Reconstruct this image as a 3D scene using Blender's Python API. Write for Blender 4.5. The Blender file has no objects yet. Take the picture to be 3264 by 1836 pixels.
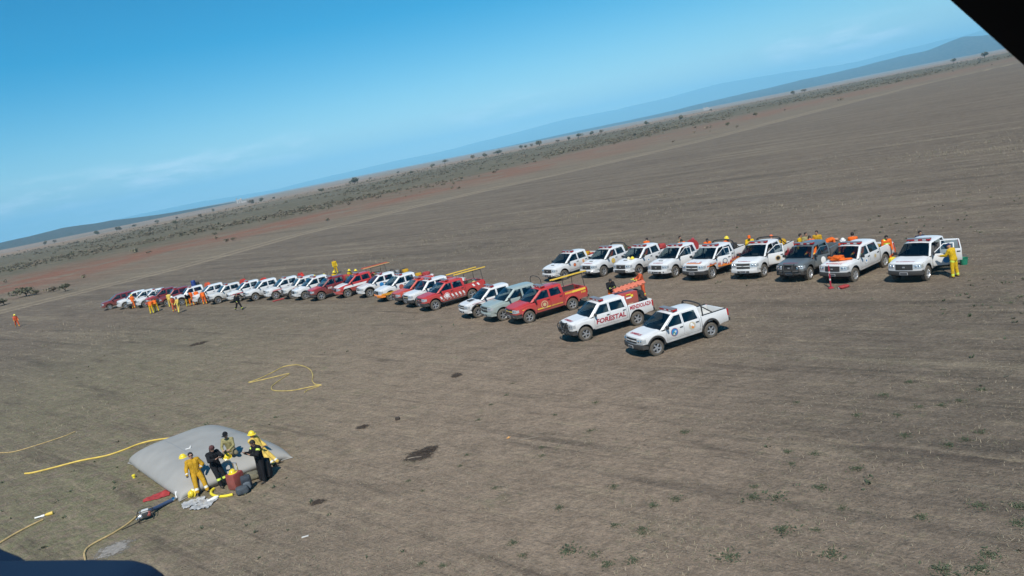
import bpy, bmesh, math, random
import numpy as np
from mathutils import Vector, Matrix, noise as mnoise

rng = np.random.default_rng(7)
random.seed(7)
sc = bpy.context.scene
COL = sc.collection
R_ = math.radians

# ------------------------------------------------------------------ camera
IW, IH = 3264.0, 1836.0
FPX, CAMH, PITCH, ROLL = 2408.8, 10.84, 0.1840, 0.1962
_cp, _sp = math.cos(PITCH), math.sin(PITCH)
FWD = Vector((0, _cp, -_sp)); _up0 = Vector((0, _sp, _cp)); _r0 = Vector((1, 0, 0))
RIGHT = _r0 * math.cos(ROLL) - _up0 * math.sin(ROLL)
UP = _up0 * math.cos(ROLL) + _r0 * math.sin(ROLL)
CAMP = Vector((0, 0, CAMH))
cam = bpy.data.cameras.new('camera')
cam.sensor_width = 36.0
cam.lens = 36.0 * FPX / IW
cam.clip_start = 0.05
cam.clip_end = 150000
cam.dof.use_dof = True
cam.dof.focus_distance = 45.0
cam.dof.aperture_fstop = 16.0
camo = bpy.data.objects.new('camera', cam)
COL.objects.link(camo)
M = Matrix.Identity(4)
for i in range(3):
    M[i][0] = RIGHT[i]; M[i][1] = UP[i]; M[i][2] = -FWD[i]; M[i][3] = CAMP[i]
camo.matrix_world = M
sc.camera = camo

def pray(u, v):
    return (FWD * FPX + RIGHT * (u - IW / 2) - UP * (v - IH / 2)).normalized()
def gnd(u, v, z=0.0):
    d = pray(u, v)
    t = (z - CAMH) / d.z
    return CAMP + d * t

# ------------------------------------------------------------------ sky and sun
SUN_EL, SUN_AZ = 50.0, 5.0          # light travels towards +Y, turned a little to +X
w = bpy.data.worlds.new('World'); sc.world = w; w.use_nodes = True
nt = w.node_tree; nt.nodes.clear()
def wn(t, **kw):
    n = nt.nodes.new(t)
    for k, v in kw.items(): setattr(n, k, v)
    return n
sky = wn('ShaderNodeTexSky', sky_type='NISHITA', sun_disc=False)
sky.sun_elevation = R_(SUN_EL); sky.sun_rotation = R_(180 + SUN_AZ)
sky.altitude = 500; sky.air_density = 1.0; sky.dust_density = 0.0; sky.ozone_density = 2.5
hs = wn('ShaderNodeHueSaturation'); hs.inputs['Saturation'].default_value = 1.7
hs.inputs['Hue'].default_value = 0.489
nt.links.new(sky.outputs[0], hs.inputs['Color'])
# thin low clouds all the way round, over the hills
tc = wn('ShaderNodeTexCoord'); sep = wn('ShaderNodeSeparateXYZ')
nt.links.new(tc.outputs['Generated'], sep.inputs[0])
mp = wn('ShaderNodeMapping'); mp.inputs['Scale'].default_value = (9, 9, 46)
nt.links.new(tc.outputs['Generated'], mp.inputs[0])
cn = wn('ShaderNodeTexNoise'); cn.inputs['Scale'].default_value = 1.6; cn.inputs['Detail'].default_value = 7
cn.inputs['Roughness'].default_value = 0.62
nt.links.new(mp.outputs[0], cn.inputs['Vector'])
cr = wn('ShaderNodeValToRGB'); cr.color_ramp.elements[0].position = 0.44; cr.color_ramp.elements[1].position = 0.68
nt.links.new(cn.outputs['Fac'], cr.inputs[0])
lo = wn('ShaderNodeMapRange', interpolation_type='SMOOTHSTEP')
lo.inputs['From Min'].default_value = 0.075; lo.inputs['From Max'].default_value = 0.028
nt.links.new(sep.outputs['Z'], lo.inputs['Value'])
mm = wn('ShaderNodeMath', operation='MULTIPLY'); nt.links.new(cr.outputs[0], mm.inputs[0]); nt.links.new(lo.outputs[0], mm.inputs[1])
mm2 = wn('ShaderNodeMath', operation='MULTIPLY'); nt.links.new(mm.outputs[0], mm2.inputs[0]); mm2.inputs[1].default_value = 0.95
cl = wn('ShaderNodeTexNoise'); cl.inputs['Scale'].default_value = 3.1; cl.inputs['Detail'].default_value = 2
nt.links.new(tc.outputs['Generated'], cl.inputs['Vector'])
clr = wn('ShaderNodeMapRange', interpolation_type='SMOOTHSTEP'); clr.inputs['From Min'].default_value = 0.49; clr.inputs['From Max'].default_value = 0.62
nt.links.new(cl.outputs['Fac'], clr.inputs['Value'])
mm3 = wn('ShaderNodeMath', operation='MULTIPLY'); nt.links.new(mm2.outputs[0], mm3.inputs[0]); nt.links.new(clr.outputs[0], mm3.inputs[1])
mx = wn('ShaderNodeMix', data_type='RGBA'); nt.links.new(mm3.outputs[0], mx.inputs['Factor'])
nt.links.new(hs.outputs[0], mx.inputs['A']); mx.inputs['B'].default_value = (15.0, 15.2, 15.6, 1)
bg = wn('ShaderNodeBackground'); bg.inputs['Strength'].default_value = 0.095
nt.links.new(mx.outputs['Result'], bg.inputs['Color'])
wo = wn('ShaderNodeOutputWorld'); nt.links.new(bg.outputs[0], wo.inputs['Surface'])

sl = bpy.data.lights.new('sun', 'SUN'); sl.energy = 4.5; sl.angle = R_(0.53); sl.color = (1.0, 0.95, 0.87)
so = bpy.data.objects.new('sun', sl); COL.objects.link(so); so.location = (0, 0, 60)
_d = Vector((math.sin(R_(SUN_AZ)) * math.cos(R_(SUN_EL)), math.cos(R_(SUN_AZ)) * math.cos(R_(SUN_EL)), -math.sin(R_(SUN_EL))))
so.rotation_euler = _d.to_track_quat('-Z', 'Y').to_euler()

vs = sc.view_settings
vs.view_transform = 'Standard'; vs.look = 'None'; vs.exposure = 0.2; vs.gamma = 1.0; vs.use_curve_mapping = False
sc.cycles.max_bounces = 8; sc.cycles.transparent_max_bounces = 12; sc.cycles.volume_bounces = 1

# ------------------------------------------------------------------ helpers
def link(o, parent=None):
    COL.objects.link(o)
    if parent is not None: o.parent = parent
    return o
def tag(o, label=None, cat=None, group=None, kind=None):
    if label: o['label'] = label
    if cat: o['category'] = cat
    if group: o['group'] = group
    if kind: o['kind'] = kind
    return o
def empty(name, loc, rz=0.0, label=None, cat=None, group=None):
    o = bpy.data.objects.new(name, None); o.empty_display_size = 0.3
    o.location = loc; o.rotation_euler = (0, 0, rz); link(o)
    return tag(o, label, cat, group)

class MB:
    """collects shapes, builds one mesh"""
    def __init__(s): s.v = []; s.f = []; s.m = []; s.cur = 0
    def add(s, verts, faces, m=None):
        b = len(s.v); s.v += [tuple(p) for p in verts]
        for f in faces: s.f.append(tuple(b + i for i in f)); s.m.append(s.cur if m is None else m)
        return s
    def grid(s, fn, us, vs_, flip=False, skip=None, m=None):
        us = list(us); vs_ = list(vs_); nu, nv = len(us), len(vs_)
        V = [fn(u, v) for u in us for v in vs_]; F = []
        for i in range(nu - 1):
            for j in range(nv - 1):
                if skip and skip(i, j): continue
                q = (i * nv + j, (i + 1) * nv + j, (i + 1) * nv + j + 1, i * nv + j + 1)
                F.append(q[::-1] if flip else q)
        return s.add(V, F, m)
    def box(s, c, d, rot=None, ch=0.0, m=None):
        hx, hy, hz = d[0] / 2, d[1] / 2, d[2] / 2
        if ch <= 0:
            V = [(x, y, z) for x in (-hx, hx) for y in (-hy, hy) for z in (-hz, hz)]
            F = [(0, 1, 3, 2), (4, 6, 7, 5), (0, 4, 5, 1), (2, 3, 7, 6), (0, 2, 6, 4), (1, 5, 7, 3)]
        else:
            bm = bmesh.new(); bmesh.ops.create_cube(bm, size=1)
            for p in bm.verts: p.co = Vector((p.co.x * 2 * hx, p.co.y * 2 * hy, p.co.z * 2 * hz))
            bmesh.ops.bevel(bm, geom=bm.edges[:], offset=min(ch, hx * .9, hy * .9, hz * .9), segments=2, affect='EDGES', profile=0.6)
            bm.verts.index_update()
            V = [tuple(p.co) for p in bm.verts]; F = [[q.index for q in f.verts] for f in bm.faces]; bm.free()
        c = Vector(c)
        if rot is not None: V = [rot @ Vector(p) for p in V]
        return s.add([Vector(p) + c for p in V], F, m)
    def tube(s, path, r, n=8, cap=True, m=None, flat=1.0):
        P = [Vector(p) for p in path]; k = len(P)
        rs = r if isinstance(r, (list, tuple)) else [r] * k
        V = []; F = []
        t0 = (P[1] - P[0]).normalized()
        nrm = t0.orthogonal().normalized()
        if abs(t0.z) < 0.9: nrm = t0.cross(Vector((0, 0, 1))).normalized()
        for i in range(k):
            t = (P[min(i + 1, k - 1)] - P[max(i - 1, 0)]).normalized()
            nrm = (nrm - t * nrm.dot(t)).normalized(); b = t.cross(nrm)
            for j in range(n):
                a = 2 * math.pi * j / n
                V.append(P[i] + (nrm * math.cos(a) + b * math.sin(a) * flat) * rs[i])
        for i in range(k - 1):
            for j in range(n):
                F.append((i * n + j, i * n + (j + 1) % n, (i + 1) * n + (j + 1) % n, (i + 1) * n + j))
        if cap: F.append(tuple(range(n))[::-1]); F.append(tuple((k - 1) * n + j for j in range(n)))
        return s.add(V, F, m)
    def lathe(s, prof, n=24, axis='z', c=(0, 0, 0), m=None, a0=0.0, a1=2 * math.pi):
        V = []; F = []; k = len(prof); c = Vector(c); full = abs(a1 - a0 - 2 * math.pi) < 1e-6
        nn = n if full else n + 1
        for j in range(nn):
            a = a0 + (a1 - a0) * j / n
            for (r, h) in prof:
                if axis == 'z': p = (r * math.cos(a), r * math.sin(a), h)
                elif axis == 'y': p = (r * math.cos(a), h, r * math.sin(a))
                else: p = (h, r * math.cos(a), r * math.sin(a))
                V.append(Vector(p) + c)
        for j in range(n):
            for i in range(k - 1):
                a, b = j, (j + 1) % nn
                F.append((a * k + i, a * k + i + 1, b * k + i + 1, b * k + i))
        return s.add(V, F, m)
    def mesh(s, name, mats=(), smooth=True, ang=35, recalc=False):
        me = bpy.data.meshes.new(name)
        me.from_pydata([tuple(p) for p in s.v], [], s.f)
        for x in mats: me.materials.append(x)
        if len(mats) > 1: me.polygons.foreach_set('material_index', s.m)
        if recalc:
            bm = bmesh.new(); bm.from_mesh(me); bmesh.ops.recalc_face_normals(bm, faces=bm.faces[:]); bm.to_mesh(me); bm.free()
        me.update()
        if smooth:
            me.polygons.foreach_set('use_smooth', [True] * len(me.polygons))
            me.set_sharp_from_angle(angle=R_(ang))
        return me
    def build(s, name, mats, parent=None, loc=None, smooth=True, ang=35, recalc=False):
        if not isinstance(mats, (list, tuple)): mats = [mats]
        o = bpy.data.objects.new(name, s.mesh(name, mats, smooth, ang, recalc))
        if loc is not None: o.location = loc
        return link(o, parent)

def lerp(a, b, t): return a + (b - a) * t
def lin(a, b, n): return [a + (b - a) * i / (n - 1) for i in range(n)]
def catmull(P, per=6):
    P = [Vector(p) for p in P]; out = []
    Q = [P[0] * 2 - P[1]] + P + [P[-1] * 2 - P[-2]]
    for i in range(1, len(Q) - 2):
        for k in range(per):
            t = k / per; a, b, c, d = Q[i - 1], Q[i], Q[i + 1], Q[i + 2]
            out.append(0.5 * ((2 * b) + (c - a) * t + (2 * a - 5 * b + 4 * c - d) * t * t + (3 * b - a - 3 * c + d) * t ** 3))
    out.append(P[-1]); return out

# ------------------------------------------------------------------ materials
MATS = {}
def mat(name, col=(0.5, 0.5, 0.5), rough=0.5, metal=0.0, coat=0.0, spec=None, var=0.0, vscale=6.0, dirt=None, bump=0.0, bscale=60.0, emit=None, trans=0.0):
    if name in MATS: return MATS[name]
    m = bpy.data.materials.new(name); m.use_nodes = True
    t = m.node_tree; b = t.nodes['Principled BSDF']
    b.inputs['Base Color'].default_value = (*col, 1); b.inputs['Roughness'].default_value = rough
    b.inputs['Metallic'].default_value = metal
    if coat: b.inputs['Coat Weight'].default_value = coat; b.inputs['Coat Roughness'].default_value = 0.06
    if spec is not None: b.inputs['Specular IOR Level'].default_value = spec
    tcn = None
    if var or dirt or bump:
        tcn = t.nodes.new('ShaderNodeTexCoord')
    if var:
        n = t.nodes.new('ShaderNodeTexNoise'); n.inputs['Scale'].default_value = vscale; n.inputs['Detail'].default_value = 5
        t.links.new(tcn.outputs['Object'], n.inputs['Vector'])
        r = t.nodes.new('ShaderNodeMapRange'); r.inputs['From Min'].default_value = .3; r.inputs['From Max'].default_value = .7
        r.inputs['To Min'].default_value = 1 - var; r.inputs['To Max'].default_value = 1 + var * .6
        t.links.new(n.outputs['Fac'], r.inputs['Value'])
        mx = t.nodes.new('ShaderNodeMix'); mx.data_type = 'RGBA'; mx.blend_type = 'MULTIPLY'; mx.inputs['Factor'].default_value = 1
        mx.inputs['A'].default_value = (*col, 1); t.links.new(r.outputs[0], mx.inputs['B'])
        t.links.new(mx.outputs['Result'], b.inputs['Base Color'])
    if dirt:
        # road dust: heavier low on the thing, in uneven patches
        dc, amt, ztop = dirt
        sp_ = t.nodes.new('ShaderNodeSeparateXYZ'); t.links.new(tcn.outputs['Object'], sp_.inputs[0])
        n2 = t.nodes.new('ShaderNodeTexNoise'); n2.inputs['Scale'].default_value = 2.3; n2.inputs['Detail'].default_value = 6
        t.links.new(tcn.outputs['Object'], n2.inputs['Vector'])
        mr = t.nodes.new('ShaderNodeMapRange'); mr.inputs['From Min'].default_value = ztop; mr.inputs['From Max'].default_value = 0.35
        t.links.new(sp_.outputs['Z'], mr.inputs['Value'])
        mu = t.nodes.new('ShaderNodeMath'); mu.operation = 'MULTIPLY'; t.links.new(mr.outputs[0], mu.inputs[0]); t.links.new(n2.outputs['Fac'], mu.inputs[1])
        mu2 = t.nodes.new('ShaderNodeMath'); mu2.operation = 'MULTIPLY_ADD'; t.links.new(mu.outputs[0], mu2.inputs[0]); mu2.inputs[1].default_value = amt
        n3 = t.nodes.new('ShaderNodeMath'); n3.operation = 'MULTIPLY'; t.links.new(n2.outputs['Fac'], n3.inputs[0]); n3.inputs[1].default_value = 0.07
        t.links.new(n3.outputs[0], mu2.inputs[2])
        md = t.nodes.new('ShaderNodeMix'); md.data_type = 'RGBA'
        src = b.inputs['Base Color'].links[0].from_socket if b.inputs['Base Color'].links else None
        if src: t.links.new(src, md.inputs['A'])
        else: md.inputs['A'].default_value = (*col, 1)
        md.inputs['B'].default_value = (*dc, 1)
        t.links.new(mu2.outputs[0], md.inputs['Factor']); t.links.new(md.outputs['Result'], b.inputs['Base Color'])
    if bump:
        n = t.nodes.new('ShaderNodeTexNoise'); n.inputs['Scale'].default_value = bscale; n.inputs['Detail'].default_value = 4
        t.links.new(tcn.outputs['Object'], n.inputs['Vector'])
        bp = t.nodes.new('ShaderNodeBump'); bp.inputs['Strength'].default_value = bump; bp.inputs['Distance'].default_value = 0.03
        t.links.new(n.outputs['Fac'], bp.inputs['Height']); t.links.new(bp.outputs[0], b.inputs['Normal'])
    MATS[name] = m
    return m
DUST = (0.23, 0.19, 0.145)
def paint(name, col, amt=0.8):
    return mat('paint_' + name, col, rough=0.38, coat=0.5, dirt=(DUST, amt, 1.15), spec=0.4)
def glassmat():
    m = bpy.data.materials.new('vehicle_glass'); m.use_nodes = True; t = m.node_tree; t.nodes.clear()
    o = t.nodes.new('ShaderNodeOutputMaterial'); mx = t.nodes.new('ShaderNodeMixShader')
    tr = t.nodes.new('ShaderNodeBsdfTransparent'); tr.inputs[0].default_value = (.42, .48, .47, 1)
    gl = t.nodes.new('ShaderNodeBsdfGlossy'); gl.inputs['Roughness'].default_value = 0.03; gl.inputs[0].default_value = (.92, .96, 1, 1)
    # reflectance after Schlick, the same from both faces of the pane
    g = t.nodes.new('ShaderNodeNewGeometry'); dt = t.nodes.new('ShaderNodeVectorMath'); dt.operation = 'DOT_PRODUCT'
    t.links.new(g.outputs['Incoming'], dt.inputs[0]); t.links.new(g.outputs['Normal'], dt.inputs[1])
    def mth(op, a, b=None):
        n = t.nodes.new('ShaderNodeMath'); n.operation = op
        t.links.new(a, n.inputs[0])
        if b is not None: n.inputs[1].default_value = b
        return n.outputs[0]
    ab = mth('ABSOLUTE', dt.outputs['Value']); om = t.nodes.new('ShaderNodeMath'); om.operation = 'SUBTRACT'; om.inputs[0].default_value = 1; t.links.new(ab, om.inputs[1])
    fs = mth('ADD', mth('MULTIPLY', mth('POWER', om.outputs[0], 5.0), .90), .075)
    t.links.new(fs, mx.inputs[0]); t.links.new(tr.outputs[0], mx.inputs[1]); t.links.new(gl.outputs[0], mx.inputs[2])
    t.links.new(mx.outputs[0], o.inputs[0]); return m
GLASS = glassmat()
P_WHITE = paint('white', (.76, .77, .765))
P_CREAM = paint('dusty_white', (.70, .70, .67), .75)
P_RED = paint('red', (.52, .035, .035))
P_DRED = paint('dark_red', (.20, .012, .018))
P_ORED = paint('orange_red', (.56, .06, .035))
P_GREY = paint('slate_grey', (.11, .135, .15))
P_SAGE = paint('grey_green', (.33, .40, .38))
P_SILV = paint('silver', (.55, .57, .58))
BLACKP = mat('black_plastic', (.022, .023, .025), .6, dirt=(DUST, .25, 1.1))
TYRE = mat('tyre_rubber', (.045, .042, .038), .85, var=.25, vscale=9, dirt=((.2, .17, .13), .75, .9))
ALLOY = mat('alloy_rim', (.62, .63, .64), .32, metal=.75)
STEEL = mat('steel_rim', (.40, .41, .42), .42, metal=.5)
CHROME = mat('chrome', (.75, .76, .77), .15, metal=1)
DARK = mat('dark_cavity', (.012, .012, .013), .9)
SEATM = mat('seat_fabric', (.10, .10, .10), .9)
SEATL = mat('pale_seat_cover', (.38, .36, .30), .9)
HLAMP = mat('headlamp_lens', (.55, .58, .60), .12, metal=.35, coat=.6)
REDLENS = mat('red_lens', (.42, .012, .015), .22, coat=.5)
AMBER = mat('amber_lens', (.55, .18, .02), .25, coat=.5)
CLEARLENS = mat('clear_lens', (.52, .50, .52), .25, coat=.4)
BARTOP = mat('light_bar_top', (.20, .17, .17), .4, coat=.3)
PLATE = mat('licence_plate', (.06, .06, .065), .5)
PLATEW = mat('plate_rim_white', (.6, .6, .6), .5)
D_RED = mat('decal_red', (.36, .025, .045), .5)
D_WHITE = mat('decal_white', (.78, .78, .76), .5)
D_YEL = mat('decal_yellow', (.78, .52, .06), .5)
D_ORG = mat('decal_orange', (.78, .24, .03), .5)
D_BLUE = mat('decal_blue', (.03, .22, .50), .5)
D_BLACK = mat('decal_black', (.02, .02, .02), .5)
D_TAN = mat('decal_tan', (.55, .42, .22), .5)
D_GREEN = mat('decal_green', (.10, .28, .14), .5)
D_PALE = mat('decal_pale', (.62, .60, .56), .5)
RUBBERMAT = mat('bed_liner', (.03, .03, .032), .8, dirt=(DUST, .5, 1.1))
YEL_ALU = mat('yellow_fibreglass', (.72, .47, .06), .45, var=.15)
# ================================================================== terrain
TRACK = np.array([(-400, -150), (-200, 30), (-120, 98), (-84.6, 126.2), (-60.7, 148), (-45, 176), (-20, 196), (2.5, 209.2), (36.5, 225.4), (75.3, 252.7), (110.2, 285), (174.2, 345), (241.6, 405), (330, 455), (700, 640), (2500, 1500), (9000, 4600), (40000, 20000)], float)
def sdist(P):
    """signed distance beyond the track line (positive on the far side)"""
    best = np.full(len(P), 1e18); sgn = np.ones(len(P))
    for a, b in zip(TRACK[:-1], TRACK[1:]):
        d = b - a; L = d @ d
        t = np.clip(((P - a) @ d) / L, 0, 1)
        q = a + t[:, None] * d; r = P - q; dd = (r ** 2).sum(1)
        cr = d[0] * (P[:, 1] - a[1]) - d[1] * (P[:, 0] - a[0])
        m = dd < best; best[m] = dd[m]; sgn[m] = np.sign(cr[m])
    return np.sqrt(best) * sgn
def smooth(a, b, x):
    t = np.clip((x - a) / (b - a), 0, 1); return t * t * (3 - 2 * t)
# value noise in numpy
_perm = rng.random((256, 256))
def vnoise(x, y):
    xi = np.floor(x).astype(int); yi = np.floor(y).astype(int); fx = x - xi; fy = y - yi
    fx = fx * fx * (3 - 2 * fx); fy = fy * fy * (3 - 2 * fy)
    g = lambda a, b: _perm[a % 256, b % 256]
    return (g(xi, yi) * (1 - fx) + g(xi + 1, yi) * fx) * (1 - fy) + (g(xi, yi + 1) * (1 - fx) + g(xi + 1, yi + 1) * fx) * fy
def fbm(x, y, o=5):
    s = 0; a = .5
    for k in range(o): s = s + a * vnoise(x * 2 ** k + 17 * k, y * 2 ** k + 31 * k); a *= .5
    return s
def bump_(az, az0, wid): return np.exp(-((az - az0) / wid) ** 2)
def terrain(x, y):
    """ground height: level field, then a gently rolling plain"""
    r = np.hypot(x, y)
    z = (fbm(x / 900., y / 900., 4) - .5) * 14 * smooth(350, 1600, r)
    z = z - 3.0 * smooth(500, 2500, r)
    return z
AN = np.concatenate([np.linspace(-180, -62, 40)[:-1], np.linspace(-62, 62, 420), np.linspace(62, 180, 40)[1:]])
RR = np.concatenate([np.array([0.01, 4, 8]), np.geomspace(11, 100, 90)[:-1], np.geomspace(100, 500, 320)[:-1], np.geomspace(500, 33000, 120)])
def make_ground():
    A, Rr = np.meshgrid(np.radians(AN), RR, indexing='ij')
    X = (Rr * np.sin(A)).ravel(); Y = (Rr * np.cos(A)).ravel()
    Z = terrain(X, Y)
    P = np.stack([X, Y], 1); s = sdist(P)
    # relief: shallow ruts and clods near the camera
    rr = np.hypot(X, Y)
    nA, nR = A.shape
    idx = np.arange(nA * nR).reshape(nA, nR)
    q = np.stack([idx[:-1, :-1], idx[:-1, 1:], idx[1:, 1:], idx[1:, :-1]], -1).reshape(-1, 4)
    me = bpy.data.meshes.new('ground')
    me.vertices.add(len(X)); me.vertices.foreach_set('co', np.stack([X, Y, Z], 1).ravel())
    me.loops.add(q.size); me.loops.foreach_set('vertex_index', q.ravel())
    me.polygons.add(len(q)); me.polygons.foreach_set('loop_start', np.arange(0, q.size, 4)); me.polygons.foreach_set('loop_total', np.full(len(q), 4))
    me.update(); me.validate()
    n1 = fbm(X / 60, Y / 60, 4) - .47; n2 = fbm(X / 18 + 5, Y / 18, 4) - .47
    sj = s + n1 * 50 * smooth(60, 260, np.abs(s)) + n2 * 12
    att = {}
    att['beyond'] = smooth(0, 6, s + n2 * 6)
    red = smooth(20, 80, sj + n1 * 50) * (1 - smooth(90, 190, sj + n1 * 60)) * (.35 + 1.2 * fbm(X / 90 + 9, Y / 90 + 3, 3)) * (.55 + .45 * smooth(60, -20, X))
    att['red'] = np.clip(red, 0, 1)
    att['scrub'] = smooth(80, 190, sj + n1 * 90) * (1 - smooth(520, 760, sj + n1 * 500))
    att['far'] = smooth(520, 800, sj + n1 * 500)
    att['track'] = np.exp(-((s - 1.0) / 1.4) ** 2) + .7 * np.exp(-((s - 7 - 6 * n2) / 1.5) ** 2) * smooth(90, 160, rr)
    # trodden, paler soil round the parked trucks and the tank
    cxy = np.stack([X, Y], 1)
    def blob(cx, cy, rx, ry, ang):
        c, s_ = math.cos(R_(ang)), math.sin(R_(ang)); dx, dy = X - cx, Y - cy
        return np.exp(-(((c * dx + s_ * dy) / rx) ** 2 + ((-s_ * dx + c * dy) / ry) ** 2))
    att['worn'] = np.clip(blob(-7, 36, 24, 9.5, 122) * 1.0 + blob(-1, 24, 7, 12, 0) * .55 + blob(-14, 29, 7, 6, 0) * .4 + blob(12, 44, 12, 4, -40) * .4, 0, 1)
    att['green'] = np.clip(blob(-18, 28.5, 6, 8, 0) * .9 + blob(-30, 48, 16, 26, 20) * .75 + smooth(60, 160, -s) * .0, 0, 1)
    att['dull'] = np.clip(blob(16, 22, 12, 16, 0) * 1.0 + blob(34, 40, 22, 14, 30) * .6 + smooth(48, 85, rr) * .8, 0, 1)
    for k, a in att.items():
        at = me.attributes.new(k, 'FLOAT', 'POINT'); at.data.foreach_set('value', a.astype(np.float32))
    me.polygons.foreach_set('use_smooth', np.ones(len(q), bool))
    m = bpy.data.materials.new('field_soil'); m.use_nodes = True; t = m.node_tree; b = t.nodes['Principled BSDF']
    b.inputs['Roughness'].default_value = .95; b.inputs['Specular IOR Level'].default_value = .15
    N = lambda ty: t.nodes.new(ty)
    geo = N('ShaderNodeNewGeometry')
    def noise(scale, detail=5, rough=.55, vec=None, dist=0.0):
        n = N('ShaderNodeTexNoise'); n.inputs['Scale'].default_value = scale; n.inputs['Detail'].default_value = detail
        n.inputs['Roughness'].default_value = rough; n.inputs['Distortion'].default_value = dist
        t.links.new(vec or geo.outputs['Position'], n.inputs['Vector']); return n.outputs['Fac']
    def ramp(v, a, b_):
        r = N('ShaderNodeMapRange'); r.interpolation_type = 'SMOOTHSTEP'; r.inputs['From Min'].default_value = a; r.inputs['From Max'].default_value = b_
        t.links.new(v, r.inputs['Value']); return r.outputs[0]
    def mul(a, b_):
        n = N('ShaderNodeMath'); n.operation = 'MULTIPLY'; t.links.new(a, n.inputs[0])
        if isinstance(b_, (int, float)): n.inputs[1].default_value = b_
        else: t.links.new(b_, n.inputs[1])
        return n.outputs[0]
    def mixc(f, a, b_):
        n = N('ShaderNodeMix'); n.data_type = 'RGBA'
        if isinstance(f, (int, float)): n.inputs['Factor'].default_value = f
        else: t.links.new(f, n.inputs['Factor'])
        for so_, s_ in (('A', a), ('B', b_)):
            if isinstance(s_, tuple): n.inputs[so_].default_value = (*s_, 1)
            else: t.links.new(s_, n.inputs[so_])
        return n.outputs['Result']
    def attr(k):
        n = N('ShaderNodeAttribute'); n.attribute_name = k; return n.outputs['Fac']
    # cultivation rows run along one ground direction
    mp = N('ShaderNodeMapping'); mp.inputs['Rotation'].default_value = (0, 0, R_(ROWROT)); mp.vector_type = 'TEXTURE'; mp.inputs['Scale'].default_value = (8.0, 1, 1)
    t.links.new(geo.outputs['Position'], mp.inputs[0]); rows = mp.outputs[0]
    big = noise(.035, 4); mid = noise(.3, 5); sm = noise(2.2, 6, .65); fine = noise(11, 6, .7); vf = noise(38, 3, .7)
    rowA = noise(.62, 8, .72, rows, .3); rowB = noise(2.1, 7, .72, rows, .2)
    C = mixc(ramp(big, .35, .68), (0.193, 0.150, 0.112), (0.234, 0.182, 0.136))
    C = mixc(mul(ramp(mid, .35, .7), .5), C, (0.165, 0.134, 0.101))
    C = mixc(mul(attr('dull'), .75), C, mixc(ramp(mid, .3, .7), (0.114, 0.096, 0.074), (0.163, 0.132, 0.100)))
    C = mixc(attr('worn'), C, (0.258, 0.196, 0.142))
    C = mixc(mul(attr('green'), ramp(sm, .3, .65)), C, (0.186, 0.176, 0.101))
    C = mixc(mul(ramp(mid, .56, .72), mul(ramp(sm, .45, .7), .5)), C, (0.149, 0.162, 0.080))
    C = mixc(mul(ramp(rowA, .54, .68), .7), C, (0.092, 0.073, 0.058))
    C = mixc(mul(ramp(rowB, .53, .68), .6), C, (0.127, 0.099, 0.075))
    C = mixc(mul(ramp(rowB, .45, .33), .45), C, (0.350, 0.280, 0.187))
    mp2 = N('ShaderNodeMapping'); mp2.vector_type = 'TEXTURE'; mp2.inputs['Rotation'].default_value = (0, 0, R_(ROWROT)); mp2.inputs['Scale'].default_value = (16, 1, 1)
    t.links.new(geo.outputs['Position'], mp2.inputs[0])
    rowC = noise(.32, 6, .65, mp2.outputs[0], .5); rowD = noise(.75, 6, .7, mp2.outputs[0], .2)
    C = mixc(mul(ramp(rowC, .52, .66), mul(attr('dull'), .60)), C, (0.281, 0.234, 0.163))
    C = mixc(mul(ramp(rowC, .46, .34), mul(attr('dull'), .60)), C, (0.084, 0.071, 0.056))
    C = mixc(mul(ramp(rowD, .54, .66), mul(attr('dull'), .55)), C, (0.079, 0.066, 0.052))
    C = mixc(mul(ramp(rowD, .44, .33), mul(attr('dull'), .45)), C, (0.261, 0.215, 0.149))
    # tan grass, red strip, scrub and pale fields past the track
    C = mixc(mul(attr('beyond'), .28), C, mixc(ramp(sm, .35, .65), (0.190, 0.155, 0.105), (0.300, 0.245, 0.165)))
    C = mixc(mul(attr('red'), ramp(noise(.05, 7, .7), .36, .56)), C, mixc(ramp(sm, .3, .7), (0.195, 0.082, 0.052), (0.250, 0.125, 0.082)))
    C = mixc(attr('scrub'), C, mixc(ramp(noise(.09, 6, .7), .36, .62), (0.165, 0.135, 0.092), (0.105, 0.098, 0.062)))
    C = mixc(attr('far'), C, mixc(ramp(noise(.004, 6, .65), .35, .65), (0.303, 0.210, 0.150), (0.218, 0.170, 0.115)))
    C = mixc(mul(ramp(rowD, .53, .66), mul(attr('beyond'), .45)), C, (.310, .255, .175))
    C = mixc(mul(ramp(rowC, .47, .36), mul(attr('beyond'), .40)), C, (.125, .108, .080))
    C = mixc(mul(attr('track'), mul(ramp(sm, .25, .65), .5)), C, (0.484, 0.388, 0.260))
    # mottling of damp and dry soil, clods, straw and fine speckle: lighter and darker than the soil it lies on
    mo = noise(.9, 6, .68); mo2 = noise(4.5, 5, .7)
    C = mixc(mul(ramp(noise(1.7, 6, .7), .56, .70), mul(ramp(big, .40, .60), .5)), C, (.115, .125, .070))
    def rng_(v, a, b_, lo, hi):
        r = N('ShaderNodeMapRange'); r.inputs['From Min'].default_value = a; r.inputs['From Max'].default_value = b_; r.inputs['To Min'].default_value = lo; r.inputs['To Max'].default_value = hi
        t.links.new(v, r.inputs['Value']); return r.outputs[0]
    fac = mul(mul(rng_(mo, .36, .64, 1.13, .87), rng_(mo2, .36, .64, 1.18, .82)), mul(rng_(fine, .36, .64, .85, 1.16), rng_(vf, .36, .64, .90, 1.10)))
    hu = N('ShaderNodeMix'); hu.data_type = 'RGBA'; hu.blend_type = 'MULTIPLY'; hu.inputs['Factor'].default_value = 1
    t.links.new(C, hu.inputs['A']); t.links.new(fac, hu.inputs['B']); C = hu.outputs['Result']
    t.links.new(C, b.inputs['Base Color'])
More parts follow.
